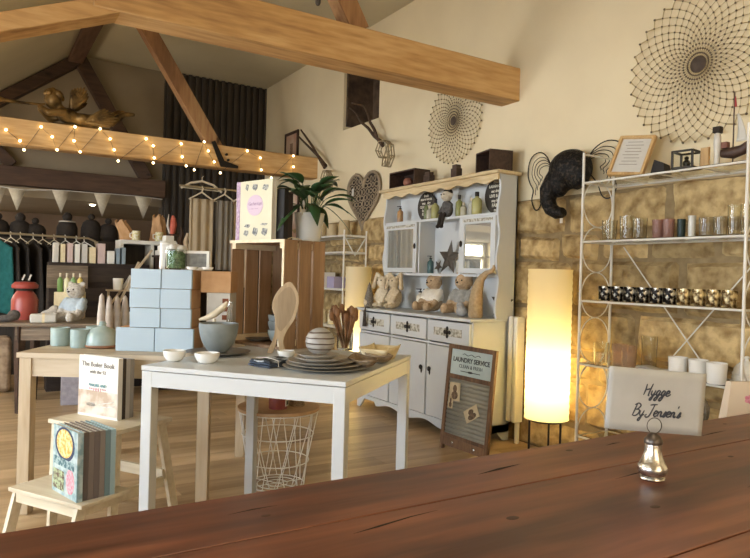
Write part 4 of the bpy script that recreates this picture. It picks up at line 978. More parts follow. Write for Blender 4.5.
# tweed gonk at left end with dark strap
gk = thing('tweed_gnome', 'grey tweed cone gnome at the left end of the counter', 'ornament', (3.11, 5.12, CT))
part('cone', gk, MB().lathe([(0,.0),(.04,.0),(.045,.03),(.042,.06),(.045,.07),(.03,.14),(.012,.21),(0,.235)], n=20), mat('tweed', '#5c564e', '#8a8276', 1, 70, bump=.6))
part('beard', gk, MB().ell((-.035,0,.045), (.018,.025,.03), 10), M_furw); part('nose', gk, MB().ell((-.048,0,.07), .009, 8), M_birch)
solo('dark_tassel', 'dark tassel hanging over the left front corner of the counter', 'tassel', MB().tube([(0,0,.0),(-.045,0,.004),(-.052,.0,-.04),(-.052,0,-.17)], [.005,.005,.012,.02], 8), mat('dark_cord', '#3c362f', '#57504a', 1, 40), (3.065, 5.03, CT+.004))

# ================================================================ washboard sign
Bs = Vector((2.86, 3.655, 0)); Be = Vector((2.86, 3.185, 0))
wsn = thing('washboard_sign', 'wooden washboard sign lettered laundry service leaning on the dresser', 'sign', (2.86, 3.42, 0))
Mw = face(2.855, 3.42, .0, PI+.02, lean=.09) ; Ww, Hw = .45, .735
M_wb = wood('washboard_oak', '#4a3423', '#6b4d33', '#836242', 'z', 5, knots=False)
for s in (-1, 1): part('upright', wsn, MB().bx(s*Ww/2-.016, s*Ww/2+.016, 0, Hw, -.012, .012, M=Mw), M_wb, world=True, bevel=.003)
for a, c_ in ((Hw-.03, Hw), (.50, .53), (.09, .115)): part('rail', wsn, MB().bx(-Ww/2, Ww/2, a, c_, -.011, .011, M=Mw), M_wb, world=True, bevel=.002)
part('lower_panel', wsn, MB().bx(-Ww/2+.016, Ww/2-.016, .03, .09, -.008, .008, M=Mw), M_wb, world=True)
part('sign_panel', wsn, MB().bx(-Ww/2+.016, Ww/2-.016, .53, Hw-.03, -.006, .004, M=Mw), mat('sign_blue', '#a9bdc0', '#bccccb', .6, 8), world=True, label='pale blue lettered panel')
part('lettering', wsn, text_mb('LAUNDRY SERVICE', .044, Mw @ T(0, .635, .005), bold=.0012), M_ink, world=True)
part('lettering', wsn, text_mb('CLEAN & FRESH', .034, Mw @ T(0, .592, .005)), M_ink, world=True)
part('flourish', wsn, MB().tube([Mw @ Vector((-.09+.018*i, .675+.006*math.sin(i*1.6), .005)) for i in range(11)], .0022, 6), M_ink, world=True)
sc_m = MB(); sc_m.bx(-.1, .1, .556, .561, .004, .0055, M=Mw); sc_m.ell((0,0,0), (.03,.008,.002), 8, M=Mw @ T(0, .5585, .005)); part('flourish', wsn, sc_m, M_ink, world=True)
rb = MB()
def ribfn(u, v): return Mw @ Vector(((u-.5)*(Ww-.032), .115+.385*v, -.004+.008*abs(math.cos(v*PI*13))**.5))
rb.grid(ribfn, 2, 156); part('ribbed_board', wsn, rb, mat('zinc_ribs', '#8a887c', '#9a978a', .5, 6, metal=.2), world=True, solid=.002)
for (xx, zz_, w_, h_, ro, lb) in ((-.13, .41, .11, .125, .06, 'sepia photograph of a woman'), (-.165, .33, .05, .08, -.02, 'small sepia photograph'), (.06, .29, .14, .085, .55, 'tilted sepia card')):
    ph = part('photograph', wsn, MB().box((0,0,0), (w_, h_, .0015), M=Mw @ T(xx, zz_, .011) @ Matrix.Rotation(ro, 4, 'Z')), mat('sepia_card', '#b9a98a', '#cdbf9f', .7, 12), world=True, label=lb)
    im = MB(); MM_ = Mw @ T(xx, zz_, .012) @ Matrix.Rotation(ro, 4, 'Z')
    im.ell((0,0,0), (w_*.2, h_*.22, .0015), 10, M=MM_ @ T(0, h_*.16, 0)); im.ell((0,0,0), (w_*.32, h_*.24, .0012), 10, M=MM_ @ T(0, -h_*.2, 0))
    i_ = mkobj('portrait', im, mat('sepia_ink', '#4a3a2c', '#7a6650', .7, 60), T(*wsn.location).inverted()); link(i_, ph)
for s in (-1, 1):
    part('screw', wsn, MB().ell((0,0,0), (.012,.012,.005), 10, M=Mw @ T(s*.11, .06, .010)), M_steel, world=True)

# ================================================================ PAPER LAMPS
def shade_mat(es):
    m = mat('paper_shade_%g' % es, '#f0e6c8', None, .9)
    nt = m.node_tree; b_ = nt.nodes['Principled BSDF']; o_ = [n for n in nt.nodes if n.type == 'OUTPUT_MATERIAL'][0]
    tr_ = nt.nodes.new('ShaderNodeBsdfTranslucent'); tr_.inputs[0].default_value = hexc('#dccfa0'); mx_ = nt.nodes.new('ShaderNodeMixShader'); mx_.inputs[0].default_value = .5
    nt.links.new(b_.outputs[0], mx_.inputs[1]); nt.links.new(tr_.outputs[0], mx_.inputs[2]); nt.links.new(mx_.outputs[0], o_.inputs[0]); return m
def paper_lamp(label, x, y, z0, z1, r, es):
    o = thing('floor_lamp', label, 'lamp', (x, y, 0))
    pr = []; n = 46
    for i in range(n+1): pr.append((r*(1+.012*math.cos(i*PI)), z0+(z1-z0)*i/n))
    part('lamp_shade', o, MB().lathe([(r*.9, z0)]+pr+[(r*.9, z1)], n=32), shade_mat(es), label='glowing pleated paper shade')
    lamp('lamp_bulb', 'POINT', (x, y, z0+(z1-z0)*.3), es, (1, .85, .58), .05)
    for a in (.6, 2.7, 4.8): part('leg', o, MB().cyl((r*.8*math.cos(a), r*.8*math.sin(a), 0), (r*.8*math.cos(a), r*.8*math.sin(a), z0+.01), .007, n=8), M_blackm)
    part('base_ring', o, MB().tube([(r*.8*math.cos(i*PI/12), r*.8*math.sin(i*PI/12), z0-.012) for i in range(24)], .006, 6, closed=True), M_blackm)
paper_lamp('tall glowing paper column lamp between the dresser and wire rack', 3.22, 3.02, .30, 1.275, .142, 17)
paper_lamp('glowing paper column lamp left of the dresser, partly hidden', 3.20, 5.48, .10, 1.285, .125, 12)
# white radiator column right of dresser
rd_ = MB()
for i in range(2): rd_.bx(3.36+.0*i, 3.44, 3.455+.055*i, 3.495+.055*i, .16, .93)
solo('slim_radiator', 'narrow white radiator end standing beside the dresser', 'radiator', rd_.bx(3.38, 3.43, 3.45, 3.55, .88, .90).bx(3.40, 3.43, 3.47, 3.50, 0, .17), M_white, bevel=.008)

# ================================================================ WIRE RACK right
RX0, RX1, RY0, RY1 = 3.15, 3.43, 1.72, 2.71
rk = thing('wire_rack', 'tall white wire shelving rack against the stone wall', 'shelf', (3.29, 2.2, 0))
rr = .008
for yy in (RY0, RY1):
    for xx in (RX0, RX1): part('post', rk, MB().cyl((xx, yy, 0), (xx, yy, 1.985), rr, n=10), M_whitem, world=True)
    part('side_rail', rk, MB().cyl((RX0, yy, 1.975), (RX1, yy, 1.975), .006, n=8), M_whitem, world=True)
    for i in range(7):
        zc = .42+.28*i-.14; cxm = (RX0+RX1)/2
        if zc+.13 < 1.83: part('ring', rk, MB().tube([(cxm+.132*math.cos(a*PI/16), yy, zc+.14*math.sin(a*PI/16)) for a in range(32)], .0038, 6, closed=True), M_whitem, world=True)
for zz_ in (1.80, 1.442, 1.083, .70, .26):
    part('shelf_frame', rk, MB().tube([(RX0,RY0,zz_),(RX0,RY1,zz_),(RX1,RY1,zz_),(RX1,RY0,zz_)], .006, 8, closed=True), M_whitem, world=True)
    for t in (.25, .5, .75):
        yy = RY0+(RY1-RY0)*t; part('crossbar', rk, MB().cyl((RX0, yy, zz_), (RX1, yy, zz_), .004, n=6), M_whitem, world=True)
    part('glass_shelf', rk, MB().bx(RX0+.007, RX1-.007, RY0+.007, RY1-.007, zz_+.005, zz_+.009), mat('shelf_glass', '#f3f5f0', None, .02, trans=1, ior=1.12), world=True)
for (a, c_) in (((2.62, 1.42), (2.10, .78)), ((1.80, 1.35), (2.28, .77)), ((2.70, .66), (2.1, .05)), ((1.73, .66), (2.3, .05))):
    part('brace', rk, MB().cyl((RX1, a[0], a[1]), (RX1, c_[0], c_[1]), .004, n=6), M_whitem, world=True)
def top(z): return z+.0095
# top shelf items
Z1 = top(1.80)
fr_ = thing('framed_list', 'tilted light wood picture frame with a paper list, on rack top', 'frame', (3.24, 2.46, Z1))
Mq = face(3.24, 2.485, Z1+.02, PI+.25, lean=.42, roll=-.12)
fw2, fh2 = .20, .27
M_ply = wood('frame_oak', '#a98552', '#c49f68', '#d3b27c', 'z', 6, knots=False)
for s in (-1, 1): part('frame_side', fr_, MB().bx(s*fw2/2-.009, s*fw2/2+.009, 0, fh2, -.014, .014, M=Mq), M_ply, world=True, bevel=.002)
for a in (0, fh2-.018): part('frame_side', fr_, MB().bx(-fw2/2+.009, fw2/2-.009, a, a+.018, -.014, .014, M=Mq), M_ply, world=True, bevel=.002)
part('paper', fr_, MB().bx(-fw2/2+.009, fw2/2-.009, .018, fh2-.018, -.004, .0, M=Mq), M_paper, world=True)
ln = MB()
for i in range(8): ln.bx(-.06+.008*(i % 3), .05-.01*(i % 2), .075+i*.022, .079+i*.022, .0, .001, M=Mq)
part('handwriting', fr_, ln, mat('faint_ink', '#8f8a7c', None, .8), world=True)
solo('black_stand', 'black faceted block right behind the tilted frame', 'block', MB().add([(0,-.05,0),(0,.05,0),(.07,.04,0),(.07,-.05,0),(0,-.04,.075),(0,.02,.10),(.06,.02,.08),(.06,-.04,.065)], [(3,2,1,0),(4,5,6,7)[::-1][::-1],(0,1,5,4),(1,2,6,5),(2,3,7,6),(3,0,4,7)]), M_blackm, (3.30, 2.315, Z1), smooth=False)
lt_ = thing('glass_lantern', 'small dark framed glass cube lantern on the rack top', 'lantern', (3.20, 2.07, Z1), .15)
s_ = .052; H_ = .095
fm_ = MB()
for a in (-1, 1):
    for c_ in (-1, 1):
        fm_.bx(a*s_-.005, a*s_+.005, c_*s_-.005, c_*s_+.005, 0, H_)
    for zz_ in (.004, H_-.004): fm_.bx(a*s_-.005, a*s_+.005, -s_, s_, zz_-.005, zz_+.005); fm_.bx(-s_, s_, a*s_-.005, a*s_+.005, zz_-.005, zz_+.005)
part('frame', lt_, fm_, mat('bronze_dark', '#2e2921', None, .4, metal=.6), smooth=False); part('pane', lt_, MB().bx(-s_, -s_+.002, -s_+.005, s_-.005, .008, H_-.008), M_glass)
part('ornament', lt_, MB().ell((0,0,.03), (.02,.02,.022), 10).ell((0,.0,.058), (.012,.012,.012), 8), mat('bronze_dark', '#2e2921'))
sh = thing('model_ship', 'small dark model sailing ship with red pennant on rack top', 'model ship', (3.22, 1.835, Z1))
part('base', sh, MB().bx(-.02, .02, -.05, .05, 0, .008), M_dark); part('mast', sh, MB().cyl((0,0,.008),(0,0,.36), .0035, n=8), M_dark)
part('hull', sh, MB().tube([(0,.085,.075),(0,.05,.06),(0,0,.055),(0,-.05,.065),(0,-.10,.105),(0,-.12,.13)], [.006,.022,.03,.026,.014,.004], 10), M_dark, label='dark curved hull')
part('sail', sh, MB().grid(lambda u, v: (.006+.012*math.sin(PI*u), -.012-.055*v*(1-u*.8), .11+.14*u), 6, 4), M_paper, solid=.0015)
part('cabin', sh, MB().bx(-.015, .015, .025, .06, .085, .115), mat('ship_red', '#6e4038', '#7f5a4c', .8, 30))
part('pennant', sh, MB().prism([(0,0),(.018,.0),(.010,.055)], .003, face(0, .004, .285, PI)), mat('pennant_red', '#a03c38', None, .8), label='red pennant')
sf = thing('captain_figure', 'small white figure with black hat beside the model ship', 'figure', (3.20, 1.905, Z1+.0))
part('body', sf, MB().lathe([(0,0),(.013,0),(.014,.05),(.018,.12),(.015,.16),(0,.17)], n=12), M_paper); part('hat', sf, MB().bx(-.016,.016,-.018,.018,.165,.195), M_black); 
wd = MB(); wd.bx(-.008,.008,.0,.045,.0,.10); solo('driftwood_block', 'tan driftwood block left of the model ship', 'block', wd, M_ply, (3.2, 1.945, Z1), bevel=.003)
# second shelf glassware
Z2 = top(1.442)
def tumbler(label, loc, r, h, m=M_glass, rings=0, grp=None, name='glass_tumbler', cat='glass'):
    n = max(2, rings*2); P = [(0,0),(r*.85,0)]
    for i in range(n+1): P.append((r*(.88+.12*i/n)*(1.03 if rings and i % 2 else 1), .004+(h-.004)*i/n))
    P += [(r*.93, h), (r*.80, .01), (0, .008)]
    return solo(name, label, cat, MB().lathe(P, n=22), m, loc, group=grp)
g2 = 'glassware on the second rack shelf'
M_rose = mat('rose_glass', '#c9a394', None, .1, trans=.75, ior=1.2); M_dkgl = mat('smoke_glass', '#2c3a36', None, .15, trans=.3, ior=1.2)
for (yy, r, h, m, rg, lb) in [(2.58, .045, .12, M_glass, 0, 'clear tumbler at the left end of the second rack shelf'), (2.46, .04, .14, M_glass, 0, 'clear tumbler second along the second rack shelf'), (2.37, .04, .12, M_glass, 0, 'clear tumbler third along the second rack shelf'),
    (2.255, .032, .105, M_rose, 0, 'left rose tinted tumbler'), (2.19, .032, .105, M_rose, 0, 'right rose tinted tumbler next to the dark glass'), (2.115, .022, .10, M_dkgl, 0, 'dark green glass, left of the striped one'),
    (2.055, .02, .115, mat('stripe_glass', '#d8d5c8', None, .2, trans=.3), 9, 'narrow striped glass right of the dark green glass'), (1.975, .036, .10, M_glass, 7, 'low ribbed clear tumbler, left of two'), (1.90, .034, .10, M_glass, 7, 'low ribbed clear tumbler, right of two'), (1.83, .030, .155, M_glass, 10, 'tall ribbed clear glass left, near rack right end'), (1.765, .030, .155, M_glass, 10, 'tall ribbed clear glass at the right rack post')]:
    tumbler(lb, (3.24, yy, Z2), r, h, m, rg, g2)
# third shelf mercury votives
Z3 = top(1.083)
M_merc = mat('mercury_votive', '#1b1611', '#f4ead2', .25, 34, metal=.7, lo=.47, hi=.66)
M_mercg = mat('mercury_votive_gold', '#5a4422', '#f0dca8', .25, 34, metal=.7, lo=.42, hi=.62)
vp = [(3.220, 2.584, 1.142), (3.220, 2.495, 1.140), (3.220, 2.409, 1.137), (3.220, 2.324, 1.135), (3.220, 2.238, 1.133), (3.220, 2.157, 1.136), (3.220, 2.075, 1.129), (3.220, 1.993, 1.127), (3.220, 1.912, 1.125), (3.220, 1.832, 1.124)]
vn = ['first', 'second', 'third', 'fourth', 'fifth', 'sixth', 'seventh', 'eighth', 'ninth', 'tenth']
for i, p in enumerate(vp):
    tumbler('%s mottled %s votive from the left, third rack shelf' % (vn[i], 'black' if i < 6 else 'gold'), (3.22, p[1], Z3), .0405, .085, M_merc if i < 6 else M_mercg, 0, 'mottled votives on the third rack shelf', 'votive_holder', 'votive')
# fourth shelf
Z4 = top(.70)
M_peach = mat('peach_glass', '#ecd6bb', None, .08, trans=.85, ior=1.15)
for i, (yy, xx, m) in enumerate([(2.60, 3.22, M_glass), (2.50, 3.26, M_peach), (2.405, 3.22, M_peach), (2.33, 3.30, M_glass)]):
    tumbler(['clear beaker leftmost on the fourth rack shelf', 'peach tinted beaker second on the fourth rack shelf', 'peach tinted beaker third on the fourth rack shelf', 'tall clear beaker behind the peach ones'][i], (xx, yy, Z4), .045, .13+.06*(i == 3), m, 0, 'beakers on the fourth rack shelf')
nk = MB()
for i in range(3): nk.grid(lambda u, v, i=i: (-.05+.1*u, -.09+.18*v, .006+.008*i+.006*math.sin(v*7+i)), 6, 12)
solo('folded_napkins', 'loose pile of white napkins left of the white cups', 'napkins', nk, M_paper, (3.23, 2.24, Z4), .2, solid=.003)
for i, yy in enumerate((2.085, 1.97, 1.855)):
    tumbler(['left of the three white cups on the rack', 'middle of the three white cups on the rack', 'right of the three white cups on the rack'][i], (3.20-.03*(i == 2), yy, Z4), .050, .105, M_ceram, 0, 'three white cups', 'white_cup', 'cup')
cd_ = thing('cheese_dome', 'white ribbed ceramic dome with round knob on the rack', 'dome', (3.34, 1.80, Z4))
part('dish', cd_, MB().lathe([(0,0),(.07,0),(.075,.008),(.075,.012),(0,.012)], n=32), M_ceram)
part('dome', cd_, MB().lathe([(.066,.012),(.067,.03),(.064,.035),(.066,.05),(.060,.058),(.058,.075),(.048,.088),(.03,.105),(.012,.112),(.009,.118),(.014,.128),(.009,.136),(0,.138)], n=32), M_ceram)
# low shelf wicker ball, pink card, dark bin
wkb = MB(); random.seed(3)
pball = (2.631, 1.740, 0.756)
for i in range(26):
    R_ = Matrix.Rotation(rnd(0, PI), 4, 'X') @ Matrix.Rotation(rnd(0, PI), 4, 'Y')
    wkb.tube([R_ @ Vector((.082*math.cos(a*PI/10), .082*math.sin(a*PI/10), 0)) for a in range(20)], .0065, 5, closed=True)
bs_ = thing('wicker_ball', 'grey woven wicker ball on a dark drum stool beside the rack', 'ball', (2.90, 1.66, .53))
part('weave', bs_, wkb.add([], []), mat('wicker_grey', '#6f675a', '#a39a88', .9, 30, bump=.6), world=False)
bs_.location = (2.86, 1.80, .615)
stl = thing('drum_stool', 'blue-grey topped drum stool carrying the wicker ball', 'stool', (2.86, 1.80, 0))
part('top', stl, MB().lathe([(0,.50),(.12,.50),(.125,.51),(.125,.525),(.0,.528)], n=32), mat('slate_top', '#5b6a70', None, .5)); part('drum', stl, MB().lathe([(0,0),(.115,0),(.115,.50),(0,.50)], n=32), M_dark)
pk = thing('gift_bag', 'cream gift bag printed with pink blossom at the right edge', 'gift bag', (2.72, 1.45, 0))
Mk2 = face(2.775, 1.415, .0, math.atan2(-.85, -.53), lean=.05)
M_bag = mat('bag_cream', '#d8c6ac', '#dfd0b8', .7, 4)
part('stand', pk, MB().bx(-.16, .16, 0, .50, -.06, -.01, M=Mk2), M_dark, world=True)
part('bag', pk, MB().add([(-.16,.501,.0),(.16,.501,.0),(.16,.501,-.08),(-.16,.501,-.08),(-.11,.80,-.02),(.14,.80,-.02),(.14,.80,-.06),(-.11,.80,-.06)], [(0,1,5,4),(1,2,6,5),(2,3,7,6),(3,0,4,7),(4,5,6,7),(3,2,1,0)], Mk2), M_bag, world=True, smooth=False)
random.seed(9)
for i in range(16):
    fx, fy_ = rnd(-.06, .10), rnd(.53, .76); q = MB()
    for a in range(5): q.ell((0,0,0), (.011,.009,.001), 8, M=Mk2 @ T(fx+.011*math.cos(a*1.257), fy_+.011*math.sin(a*1.257), .002-.02*(fy_-.5)/.3))
    part('blossom', pk, q, mat('blossom_pink', '#c66b84', '#e6a6b2', .7, 70), world=True, label='pink printed blossom')
solo('black_tub', 'black rounded tub on the floor below the rack, left side', 'tub', MB().lathe([(0,0),(.11,0),(.13,.06),(.135,.24),(.12,.31),(.11,.30),(.11,.05),(0,.03)], n=28), M_blackm, (3.00, 2.36, 0))

# ================================================================ WALL DECOR
def roundnet(label, y, z, R_, n, rings, skew=0):
    o = thing('wire_wall_disc', label, 'wall decoration', (WX-.012, y, z), 0, 'round beaded wire wall hangings')
    M = face(WX-.03, y, z, PI); net = MB(); bd_ = MB()
    P = lambda i, j: (R_*(.10+.90*(i/rings)**1.15)*math.cos(2*PI*(j+.5*(i % 2))/n), R_*(.10+.90*(i/rings)**1.15)*math.sin(2*PI*(j+.5*(i % 2))/n), .012*math.sin(i*.5))
    for i in range(rings):
        for j in range(n):
            a = P(i, j); j2 = j if i % 2 == 0 else j+1
            for jj in ((j2, j2-1) if i % 2 == 0 else (j2, j2-1)):
                net.cyl(a, P(i+1, jj), .0019 if i < rings-1 else .0042, n=4, M=M)
    for i in range(rings+1):
        for j in range(n): bd_.ell(P(i, j), .0062 if i < rings else .008, 6, M=M)
    part('net', o, net, mat('straw_wire', '#a8956c', '#bba77c', .7, 30), world=True); b_ = part('beads', o, bd_, mat('bead_brown', '#4f4130', '#6d5c46', .7, 30), world=True); b_['kind'] = 'stuff'
    part('hub', o, MB().ell((0,0,0), (.045*R_/.4,.045*R_/.4,.018), 14, M=M), mat('hub_dark', '#3a2f25', '#54463a', .8, 30), world=True)
roundnet('large round beaded wire wall disc at the top right', 2.19, 2.45, .44, 36, 14)
roundnet('smaller round beaded wire wall disc above the dresser', 4.40, 2.545, .36, 36, 12)
# carved heart
hp = lambda t: (.016*16*math.sin(t)**3, .016*(13*math.cos(t)-5*math.cos(2*t)-2*math.cos(3*t)-math.cos(4*t)))
HT = [hp(2*PI*i/60) for i in range(60)]
Mh = face(WX-.03, 5.89, 2.03, PI) @ Matrix.Diagonal((1.28, 1.28, 1, 1))
def inheart(x, y, s=1.0):
    n = 60; c_ = False; j = n-1
    for i in range(n):
        xi, yi = HT[i][0]*s, HT[i][1]*s; xj, yj = HT[j][0]*s, HT[j][1]*s
        if (yi > y) != (yj > y) and x < (xj-xi)*(y-yi)/(yj-yi)+xi: c_ = not c_
        j = i
    return c_
ht = thing('carved_heart', 'large grey fretwork wooden heart on the wall left of the dresser', 'wall decoration', (WX-.01, 5.89, 2.03))
M_heart = mat('fret_wood', '#85755e', '#9c8c73', .8, 14)
part('rim', ht, MB().tube([Mh @ Vector((x, y, 0)) for x, y in HT], .016, 8, closed=True), M_heart, world=True)
part('backing', ht, MB().prism([(x*.99, y*.99) for x, y in HT], .004, Mh @ T(0, 0, -.014)), mat('fret_back', '#2a231b', '#352c22', .9, 20), world=True)
ff = MB(); dd = .056; row = 0; yv = -.30
random.seed(4)
while yv < .22:
    xv = -.30+(dd/2 if row % 2 else 0)
    while xv < .30:
        if inheart(xv, yv, .97):
            r_ = rnd(.018, .024); kx_ = rnd(.8, 1.3)
            ff.tube([(xv+r_*kx_*math.cos(a*PI/4), yv+r_/kx_*math.sin(a*PI/4), 0) for a in range(8)], .0055, 4, closed=True, M=Mh)
        xv += dd
    yv += dd*.86; row += 1
part('fretwork', ht, ff, M_heart, world=True)
part('tag', ht, MB().bx(-.03, .0, -.01, .05, .012, .014, M=Mh @ T(-.14, .03, 0)), M_paper, world=True, label='white price tag')
# twig and wire stag heads
def stag(label, head, sc, tw, flip=1):
    o = thing('wire_stag', label, 'wall decoration', (WX-.02, head[1], head[2]))
    for t_ in tw: part('antler', o, MB().tube(t_, [.020-.012*i/len(t_) for i in range(len(t_))], 7), M_twig, world=True)
    hx, hy, hz = WX-.10, head[1], head[2]
    S = lambda pts_: [(hx+p[2]*sc, hy-p[0]*sc*2.1*flip, hz+p[1]*sc*1.5-.03) for p in pts_]
    w_ = MB()
    outline = [(-.30,.1,0),(-.20,.32,0),(0,.30,0),(.2,.22,-.3),(.5,.05,-.5),(.62,-.25,-.6),(.5,-.5,-.6),(.32,-.45,-.5),(.2,-.2,-.3),(.0,-.12,0),(-.18,-.1,0)]
    for off in (-.12, .0, .12):
        w_.tube(S([(x, y, z+off) for x, y, z in outline]), .0062, 5, closed=True)
    for i in range(0, 11, 1):
        x, y, z = outline[i]; w_.tube(S([(x, y, z-.12), (x*1.03, y*1.03, z), (x, y, z+.12)]), .0045, 5)
        x2, y2, z2 = outline[(11-i) % 11]; w_.tube(S([(x, y, z-.1), (x2, y2, z2+.1)]), .0035, 4)
    part('wire_head', o, w_, M_wire, world=True)
stag('wire stag head with two wavy twig antlers above the carved heart', (3.450, 5.344, 2.436), .25, [[(3.420, 5.428, 2.504), (3.420, 5.621, 2.616), (3.400, 5.711, 2.710), (3.400, 5.856, 2.798), (3.400, 5.967, 2.913), (3.420, 6.135, 3.004)], [(3.400, 5.413, 2.480), (3.380, 5.497, 2.569), (3.360, 5.527, 2.661), (3.360, 5.608, 2.746), (3.380, 5.706, 2.869), (3.380, 5.770, 2.943), (3.400, 6.058, 3.038)]])
stag('wire stag head with twig antlers behind the potted plant', (3.450, 6.540, 2.299), .24, [[(3.420, 6.663, 2.447), (3.400, 6.835, 2.584), (3.400, 7.026, 2.695), (3.380, 7.184, 2.801), (3.380, 7.362, 2.904)], [(3.400, 6.647, 2.420), (3.360, 6.727, 2.541), (3.340, 6.851, 2.684), (3.340, 7.047, 2.833), (3.340, 7.193, 2.942)]])
# elephant head of black wire mesh
eh = thing('wire_elephant_head', 'black mesh elephant head with wire ears on the wall by the rack', 'wall decoration', (WX-.01, 3.0, 1.9))
M_mesh = mat('black_mesh_glints', '#0f0d0b', '#4a4136', .6, 55, metal=.4, bump=1, lo=.5, hi=.75)  # paler flecks put glints on the dark mesh into its colour
part('head', eh, blob([((3.38,3.02,1.95),(.12,.165,.135)), ((3.35,3.09,1.87),(.075,.08,.11)), ((3.35,2.93,1.90),(.07,.09,.10))], []), M_mesh, world=True, remesh=.014, label='black mesh skull')
part('trunk', eh, MB().tube([(3.37,3.09,1.95),(3.35,3.12,1.88),(3.32,3.15,1.81),(3.31,3.145,1.74),(3.31,3.115,1.685),(3.31,3.06,1.655),(3.31,3.02,1.655),(3.31,3.005,1.66)], [.07,.075,.064,.054,.048,.042,.036,.03], 14), M_mesh, world=True)
def ear(c_, s, sx):
    m_ = MB(); n = 16
    ol = [(0,.05),(.25,.45),(.6,.62),(.95,.5),(1.05,.15),(.95,-.1),(.8,-.3),(.85,-.55),(.7,-.8),(.5,-.75),(.35,-.4),(.1,-.1)]
    ol = smoothpts(ol, 4)
    f_ = lambda x, y, z=0: (c_[0]+.06*x-.0, c_[1]+sx*x*s, c_[2]+y*s)
    m_.tube([f_(x, y) for x, y in ol], .0042, 6, closed=True)
    for k_ in (.28, .42, .58, .74): m_.tube([f_(x*1.0*(.35+k_*.65)+.0, y*k_+(.1*(1-k_))) for x, y in ol[3:30]], .0028, 5)
    return m_
part('ear', eh, ear(((3.420, 3.210, 1.944)), .29, 1), M_blackm, world=True); part('ear', eh, ear(((3.420, 2.941, 1.952)), .26, -1), M_blackm, world=True)
part('hanging_tag', eh, MB().bx(3.44, 3.444, 3.13, 3.155, 1.60, 1.66), M_paper, world=True)
# small print frame high on wall behind the fairy lit beam, and tall print below
for nm, (ya, yb, za, zb), lb in (('framed_print', ((3.480, 7.568, 2.774)[1], (3.480, 7.977, 2.836)[1], 2.52, (3.480, 7.768, 3.038)[2]), 'narrow dark framed print on the plaster above the lit beam'), ('framed_print', ((3.480, 7.498, 2.133)[1], (3.480, 7.998, 2.176)[1], 1.30, 2.26), 'tall narrow framed print hanging behind the potted plant')):
    o = thing(nm, lb, 'picture', (3.48, (ya+yb)/2, za)); f_ = MB(); t = .035
    f_.bx(3.47, 3.49, ya, ya+t, za, zb); f_.bx(3.47, 3.49, yb-t, yb, za, zb); f_.bx(3.47, 3.49, ya+t, yb-t, za, za+t); f_.bx(3.47, 3.49, ya+t, yb-t, zb-t, zb)
    part('frame', o, f_, M_dark, world=True, smooth=False); part('print', o, MB().bx(3.48, 3.485, ya+t, yb-t, za+t, zb-t), mat('print_rose', '#b9907a', '#d8cdb4', .8, 3), world=True)
    part('motif', o, MB().bx(3.477, 3.48, (ya+yb)/2-.04, (ya+yb)/2+.04, zb-.35, zb-.15), mat('motif_brown', '#7a5a48', '#a58c74', .8, 40), world=True)
# small white rack behind, left of dresser
w2 = thing('wire_rack', 'small white wire rack left of the dresser holding boxes', 'shelf', (3.32, 6.0, 0))
for yy in (5.75, 7.1):
    for xx in (3.18, 3.44): part('post', w2, MB().cyl((xx, yy, 0), (xx, yy, 1.66), .009, n=8), M_whitem, world=True)
for zz_ in (1.60, 1.43, 1.05, .66):
    part('shelf_frame', w2, MB().tube([(3.18,5.75,zz_),(3.18,7.1,zz_),(3.44,7.1,zz_),(3.44,5.75,zz_)], .008, 8, closed=True), M_whitem, world=True)
    part('shelf_board', w2, MB().bx(3.19, 3.43, 5.76, 7.09, zz_, zz_+.012), M_white, world=True)
part('arch', w2, MB().tube([(3.18+.13*(1-math.cos(a*PI/12)), 5.75, 1.60-.2+.2*abs(math.cos(a*PI/12))) for a in range(13)], .006, 6), M_whitem, world=True)
random.seed(21)
for i, (yy, zz_, w_, h_, c_, lb) in enumerate([(6.75, 1.062, .20, .17, M_paper, 'white carton at left on the small rack middle shelf'), (6.42, 1.062, .22, .165, M_white, 'pale carton second on the small rack middle shelf'), (6.12, 1.062, .16, .12, mat('lilac_card', '#a9a0b8', None, .8), 'lilac carton right of the pale cartons on small rack')]):
    solo('carton', lb, 'box', MB().bx(-.08, .08, -w_/2, w_/2, 0, h_), c_, (3.31, yy, zz_), group='cartons on the small rack', bevel=.002)
for i in range(5):
    solo('cream_jar', '%s cream jar from the left on the small rack lower shelf' % vn[i], 'jar', MB().lathe([(0,0),(.045,0),(.048,.01),(.048,.10),(.035,.12),(.04,.13),(.04,.15),(0,.155)], n=16), M_cream, (3.30, 6.85-.22*i, .672), group='cream jars on the small rack')
for i in range(4):
    solo('beige_canister', '%s beige canister from the left on the small rack top' % vn[i], 'canister', MB().lathe([(0,0),(.06,0),(.06,.12+.03*(i % 2)),(.05,.135+.03*(i % 2)),(0,.14+.03*(i % 2))], n=16), M_fur1 if 0 else mat('beige_can', '#b7a27c', '#c7b48e', .7, 10), (3.31, 6.8-.27*i, 1.612), group='canisters on the small rack top')
# ================================================================ CHERUB on the lit beam
ch = thing('gold_cherub', 'antique gold cherub lying on the lit beam blowing a trumpet', 'sculpture', (.80, 7.10, 2.60))
def cp(x, z, y=0): return (x, 7.10+y, 2.60+z)
